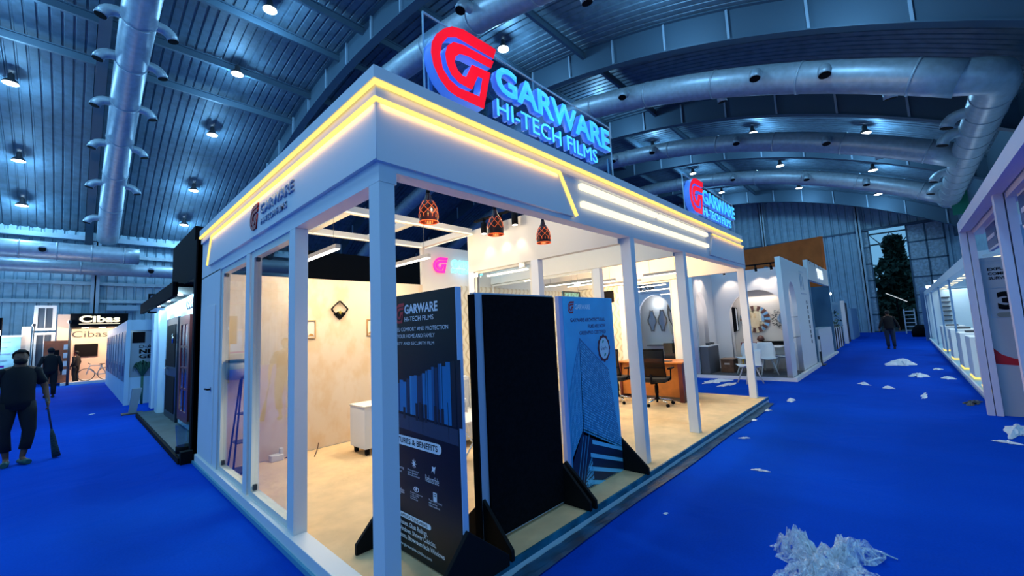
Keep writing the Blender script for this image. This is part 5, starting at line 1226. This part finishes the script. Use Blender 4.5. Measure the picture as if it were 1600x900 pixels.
def person(lab, x, y, rz, h, J, shirt, trousers, hair_m, hold=None, beard=False, short=False, beanie=False):
    """J overrides joints (local: faces +y, z up, unit height 1.7)"""
    t = thing('person', lab, 'person', (x, y, 0), None, rz); k = h / 1.7; T = base_of(t) @ Matrix.Scale(k, 4)
    P = {'pelvis': ((0, 0, .93), .115), 'waist': ((0, 0, 1.06), .105), 'chest': ((0, 0, 1.24), .115), 'neck0': ((0, 0, 1.40), .075), 'neck': ((0, .01, 1.46), .052), 'jaw': ((0, .03, 1.53), .062), 'head': ((0, .02, 1.595), .080), 'crown': ((0, .01, 1.65), .060), 'apex': ((0, .005, 1.675), .03)}
    def limb(s, n, D_):
        for kk, (p, r) in D_.items(): P[n + kk + s] = ((p[0] * (1 if s == 'L' else -1), p[1], p[2]), r)
    for s in 'LR':
        limb(s, '', {'shoulder': ((.155, 0, 1.385), .062), 'elbow': ((.24, -.03, 1.12), .042), 'wrist': ((.27, .05, .88), .027), 'palm': ((.275, .07, .82), .030), 'hip': ((.09, 0, .88), .09), 'knee': ((.10, .02, .49), .055), 'calf': ((.10, -.01, .34), .052), 'ankle': ((.10, -.02, .085), .033), 'ball': ((.11, .10, .04), .034), 'toe': ((.115, .16, .035), .024)})
    for kk, v in J.items(): P[kk] = (v, P[kk][1])
    E = [('pelvis', 'waist'), ('waist', 'chest'), ('chest', 'neck0'), ('neck0', 'neck'), ('neck', 'jaw'), ('jaw', 'head'), ('head', 'crown'), ('crown', 'apex')]
    for s in 'LR': E += [('neck0', 'shoulder' + s), ('shoulder' + s, 'elbow' + s), ('elbow' + s, 'wrist' + s), ('wrist' + s, 'palm' + s), ('pelvis', 'hip' + s), ('hip' + s, 'knee' + s), ('knee' + s, 'calf' + s), ('calf' + s, 'ankle' + s), ('ankle' + s, 'ball' + s), ('ball' + s, 'toe' + s)]
    # fingers and thumb
    for s in 'LR':
        pw, pp = Vector(P['wrist' + s][0]), Vector(P['palm' + s][0]); d = (pp - pw).normalized(); side = Vector((0, 1, 0)); side = (side - d * side.dot(d)).normalized(); inn = d.cross(side) * (1 if s == 'R' else -1)
        for f, (o_, l) in enumerate(((-.028, .060), (-.009, .075), (.010, .078), (.028, .070))):
            a = pp + side * o_ + d * .012; b = a + d * l * .55 + inn * .006; c = b + d * l * .40 + inn * .026
            for nm, q, r in (('a', a, .010), ('b', b, .009), ('c', c, .0075)): P['f%d%s%s' % (f, nm, s)] = (tuple(q), r)
            E += [('palm' + s, 'f%da%s' % (f, s)), ('f%da%s' % (f, s), 'f%db%s' % (f, s)), ('f%db%s' % (f, s), 'f%dc%s' % (f, s))]
        a = pp + side * .034 - d * .03; b = a + side * .022 + d * .035; c = b + d * .03 + inn * .01
        for nm, q, r in (('a', a, .011), ('b', b, .010), ('c', c, .008)): P['t%s%s' % (nm, s)] = (tuple(q), r)
        E += [('palm' + s, 'ta' + s), ('ta' + s, 'tb' + s), ('tb' + s, 'tc' + s)]
    # nose
    hx, hy, hz = P['head'][0]; P['nose'] = ((hx, hy + .085, hz - .03), .012); E.append(('head', 'nose'))
    for s, q in (('L', 1), ('R', -1)): P['ear' + s] = ((hx + q * .080, hy - .005, hz - .02), .014); E.append(('head', 'ear' + s))
    b = skinmesh('body', P, E, skin, t, T)
    V_ = lambda kk: Vector(P[kk][0])
    def rings(m, spec):
        rr = [[m.bm.verts.new((cx_ + a_ * math.cos(2 * PI * j / 20), cy_ + b_ * math.sin(2 * PI * j / 20), z_)) for j in range(20)] for z_, a_, b_, cx_, cy_ in spec]
        for A_, B_ in zip(rr, rr[1:]):
            for j in range(20):
                f = m.bm.faces.new((A_[j], A_[(j + 1) % 20], B_[(j + 1) % 20], B_[j])); f.smooth = True
        m.bm.faces.new(rr[0][::-1]); m.bm.faces.new(rr[-1])
    m = MB(); rings(m, [(.84, .178, .130, 0, 0), (.95, .176, .130, 0, 0), (1.08, .170, .126, 0, .005), (1.22, .180, .126, 0, .005), (1.33, .186, .112, 0, 0), (1.40, .165, .092, 0, 0), (1.435, .10, .075, 0, 0), (1.46, .066, .062, 0, .005)])
    for s in 'LR':
        q = 1 if s == 'L' else -1; sh = V_('shoulder' + s) + Vector((0, 0, -.005)); el = V_('elbow' + s); wr = V_('wrist' + s)
        pth = [sh - Vector((q * .05, 0, -.005)), sh + Vector((q * .02, 0, -.01)), sh.lerp(el, .35), sh.lerp(el, .78)]; rs = [.055, .064, .060, .062]
        if not short: pth += [el, el.lerp(wr, .5), el.lerp(wr, .96)]; rs = [.055, .063, .058, .052, .050, .045, .040]
        m.tube(pth, rs, 14)
    m.bm.transform(T); m.build('shirt', shirt, t)
    m = MB(); rings(m, [(.80, .150, .115, 0, 0), (.86, .170, .125, 0, 0), (.96, .168, .125, 0, 0), (1.0, .15, .11, 0, 0)])
    for s in 'LR':
        hp_, kn, cf, an = V_('hip' + s), V_('knee' + s), V_('calf' + s), V_('ankle' + s)
        m.tube([hp_ + Vector((0, 0, .03)), hp_.lerp(kn, .3), hp_.lerp(kn, .7), kn, cf, cf.lerp(an, .5 if short else .92)], [.095, .100, .086, .074, .068, .064 if short else .058], 14)
    m.bm.transform(T); m.build('trousers', trousers, t)
    def blob(name, c, sc_, cut, mm):
        m = MB(); bmesh.ops.create_icosphere(m.bm, subdivisions=3, radius=1)
        for v in m.bm.verts:
            k_ = 1 + .05 * math.sin(9 * v.co.x + 3) * math.cos(11 * v.co.z); v.co = Vector((v.co.x * sc_[0] * k_, v.co.y * sc_[1] * k_, v.co.z * sc_[2] * k_))
        bmesh.ops.delete(m.bm, geom=[v for v in m.bm.verts if cut(v.co)], context='VERTS')
        for f in m.bm.faces: f.smooth = True
        m.bm.transform(T @ Matrix.Translation(c)); o = m.build(name, mm, t); sm = o.modifiers.new('thick', 'SOLIDIFY'); sm.thickness = .006; return o
    blob('hair', (hx, hy - .008, hz + .012), (.088, .102, .098), lambda c: c.z < -.03 - .9 * max(0, -c.y - .0) + (.075 if c.y > .035 else 0), hair_m)
    if beard: blob('beard', (hx, hy + .022, hz - .068), (.066, .062, .055), lambda c: c.y < -.015 or c.z > .035, hair_m)
    for s, q in (('L', 1), ('R', -1)):
        m = MB(); c = Vector((hx + q * .030, hy + .074, hz - .002)); m.box(c.x - .012, c.x + .012, c.y - .004, c.y + .004, c.z - .006, c.z + .005); m.bm.transform(T); m.build('eye', mat('eye_grey', (.12, .11, .10), .5), b, .003)
    m = MB(); m.box(hx - .022, hx + .022, hy + .072, hy + .084, hz - .068, hz - .058); m.bm.transform(T); m.build('mouth', mat('lip', (.12, .03, .03), .5), b, .003)
    for s in 'LR':
        a, bb, c = (Vector(P[n + s][0]) for n in ('ankle', 'ball', 'toe')); ft = (c - a); ft.z = 0; ft.normalize()
        m = MB(); m.tube([a - ft * .05 + Vector((0, 0, -.045)), bb + Vector((0, 0, -.005)), c + Vector((0, 0, .0))], [.036, .046, .036], 10); m.bm.transform(T); 
        for v in m.bm.verts: v.co.z = max(v.co.z, .004)
        m.build('shoe', mat('shoe_%s' % ('green' if short else 'dark'), (.02, .10, .09) if short else (.01, .01, .012), .5), t)
    return t, T, P
dark1 = mat('cloth_dark', (.006, .007, .010), .85); dark2 = mat('cloth_darker', (.008, .009, .012), .85); hairm = mat('hair_black', (.004, .004, .005), .7)
t, T, P = person('bearded man in dark shirt and cropped trousers walking with a broom', -1.80, 7.55, R(188), 1.70, {
    'elbowR': (-.27, -.04, 1.12), 'wristR': (-.30, .04, .90), 'palmR': (-.305, .06, .84), 'kneeL': (.12, .02, .49), 'ankleL': (.07, -.03, .085), 'ballL': (.09, .09, .04), 'toeL': (.10, .15, .035), 'kneeR': (-.13, .03, .49), 'ankleR': (-.08, .0, .085), 'ballR': (-.12, .11, .04), 'toeR': (-.135, .16, .035), 'calfR': (-.12, 0, .34),
    'elbowL': (.24, -.06, 1.12), 'wristL': (.24, .08, .92), 'palmL': (.235, .11, .87)}, dark1, dark2, hairm, beard=True, short=True)
hp = T @ Vector(P['palmR'][0]) + Vector((0, 0, -.06)); tip = Vector((-1.37, 7.58, 0))
t = thing('broom', 'long soft broom held by the bearded man, its tip on the carpet', 'broom', (-1.37, 7.58, 0))
m = MB(); m.tube([hp + (hp - tip).normalized() * .16, hp.lerp(tip, .45)], .012, 8); m.build('broom_handle', mat('broom_wood', (.03, .05, .08), .6), t)
m = MB(); m.tube([hp.lerp(tip, .42), hp.lerp(tip, .55), hp.lerp(tip, .8), tip + Vector((.0, 0, .02))], [.014, .03, .042, .05], 10); m.build('bristles', mat('straw', (.02, .05, .055), .95, noise=(60, .6)), t)
person('person in dark clothes walking away beyond the man with the broom', -1.85, 20.2, R(10), 1.78, {'kneeR': (-.10, .08, .50), 'calfR': (-.1, -.02, .38), 'ankleR': (-.10, -.16, .16), 'ballR': (-.1, -.1, .07), 'toeR': (-.1, -.05, .04), 'elbowR': (-.27, -.06, 1.12), 'wristR': (-.30, .06, .93), 'palmR': (-.3, .08, .88)}, dark1, dark2, hairm)
person('person in dark jacket and trousers walking away down the right aisle', 23.8, -1.70, R(-80), 1.72, {'elbowR': (-.27, -.04, 1.12), 'wristR': (-.33, .0, .90), 'palmR': (-.34, .0, .85), 'elbowL': (.27, -.04, 1.12), 'wristL': (.33, .0, .90), 'palmL': (.34, .0, .85)}, dark1, mat('jeans', (.012, .03, .06), .8), hairm)
person('slim person in black standing beside the lift cabin at the warm lit stand', -1.22, 27.7, R(60), 1.62, {}, dark1, dark2, hairm)
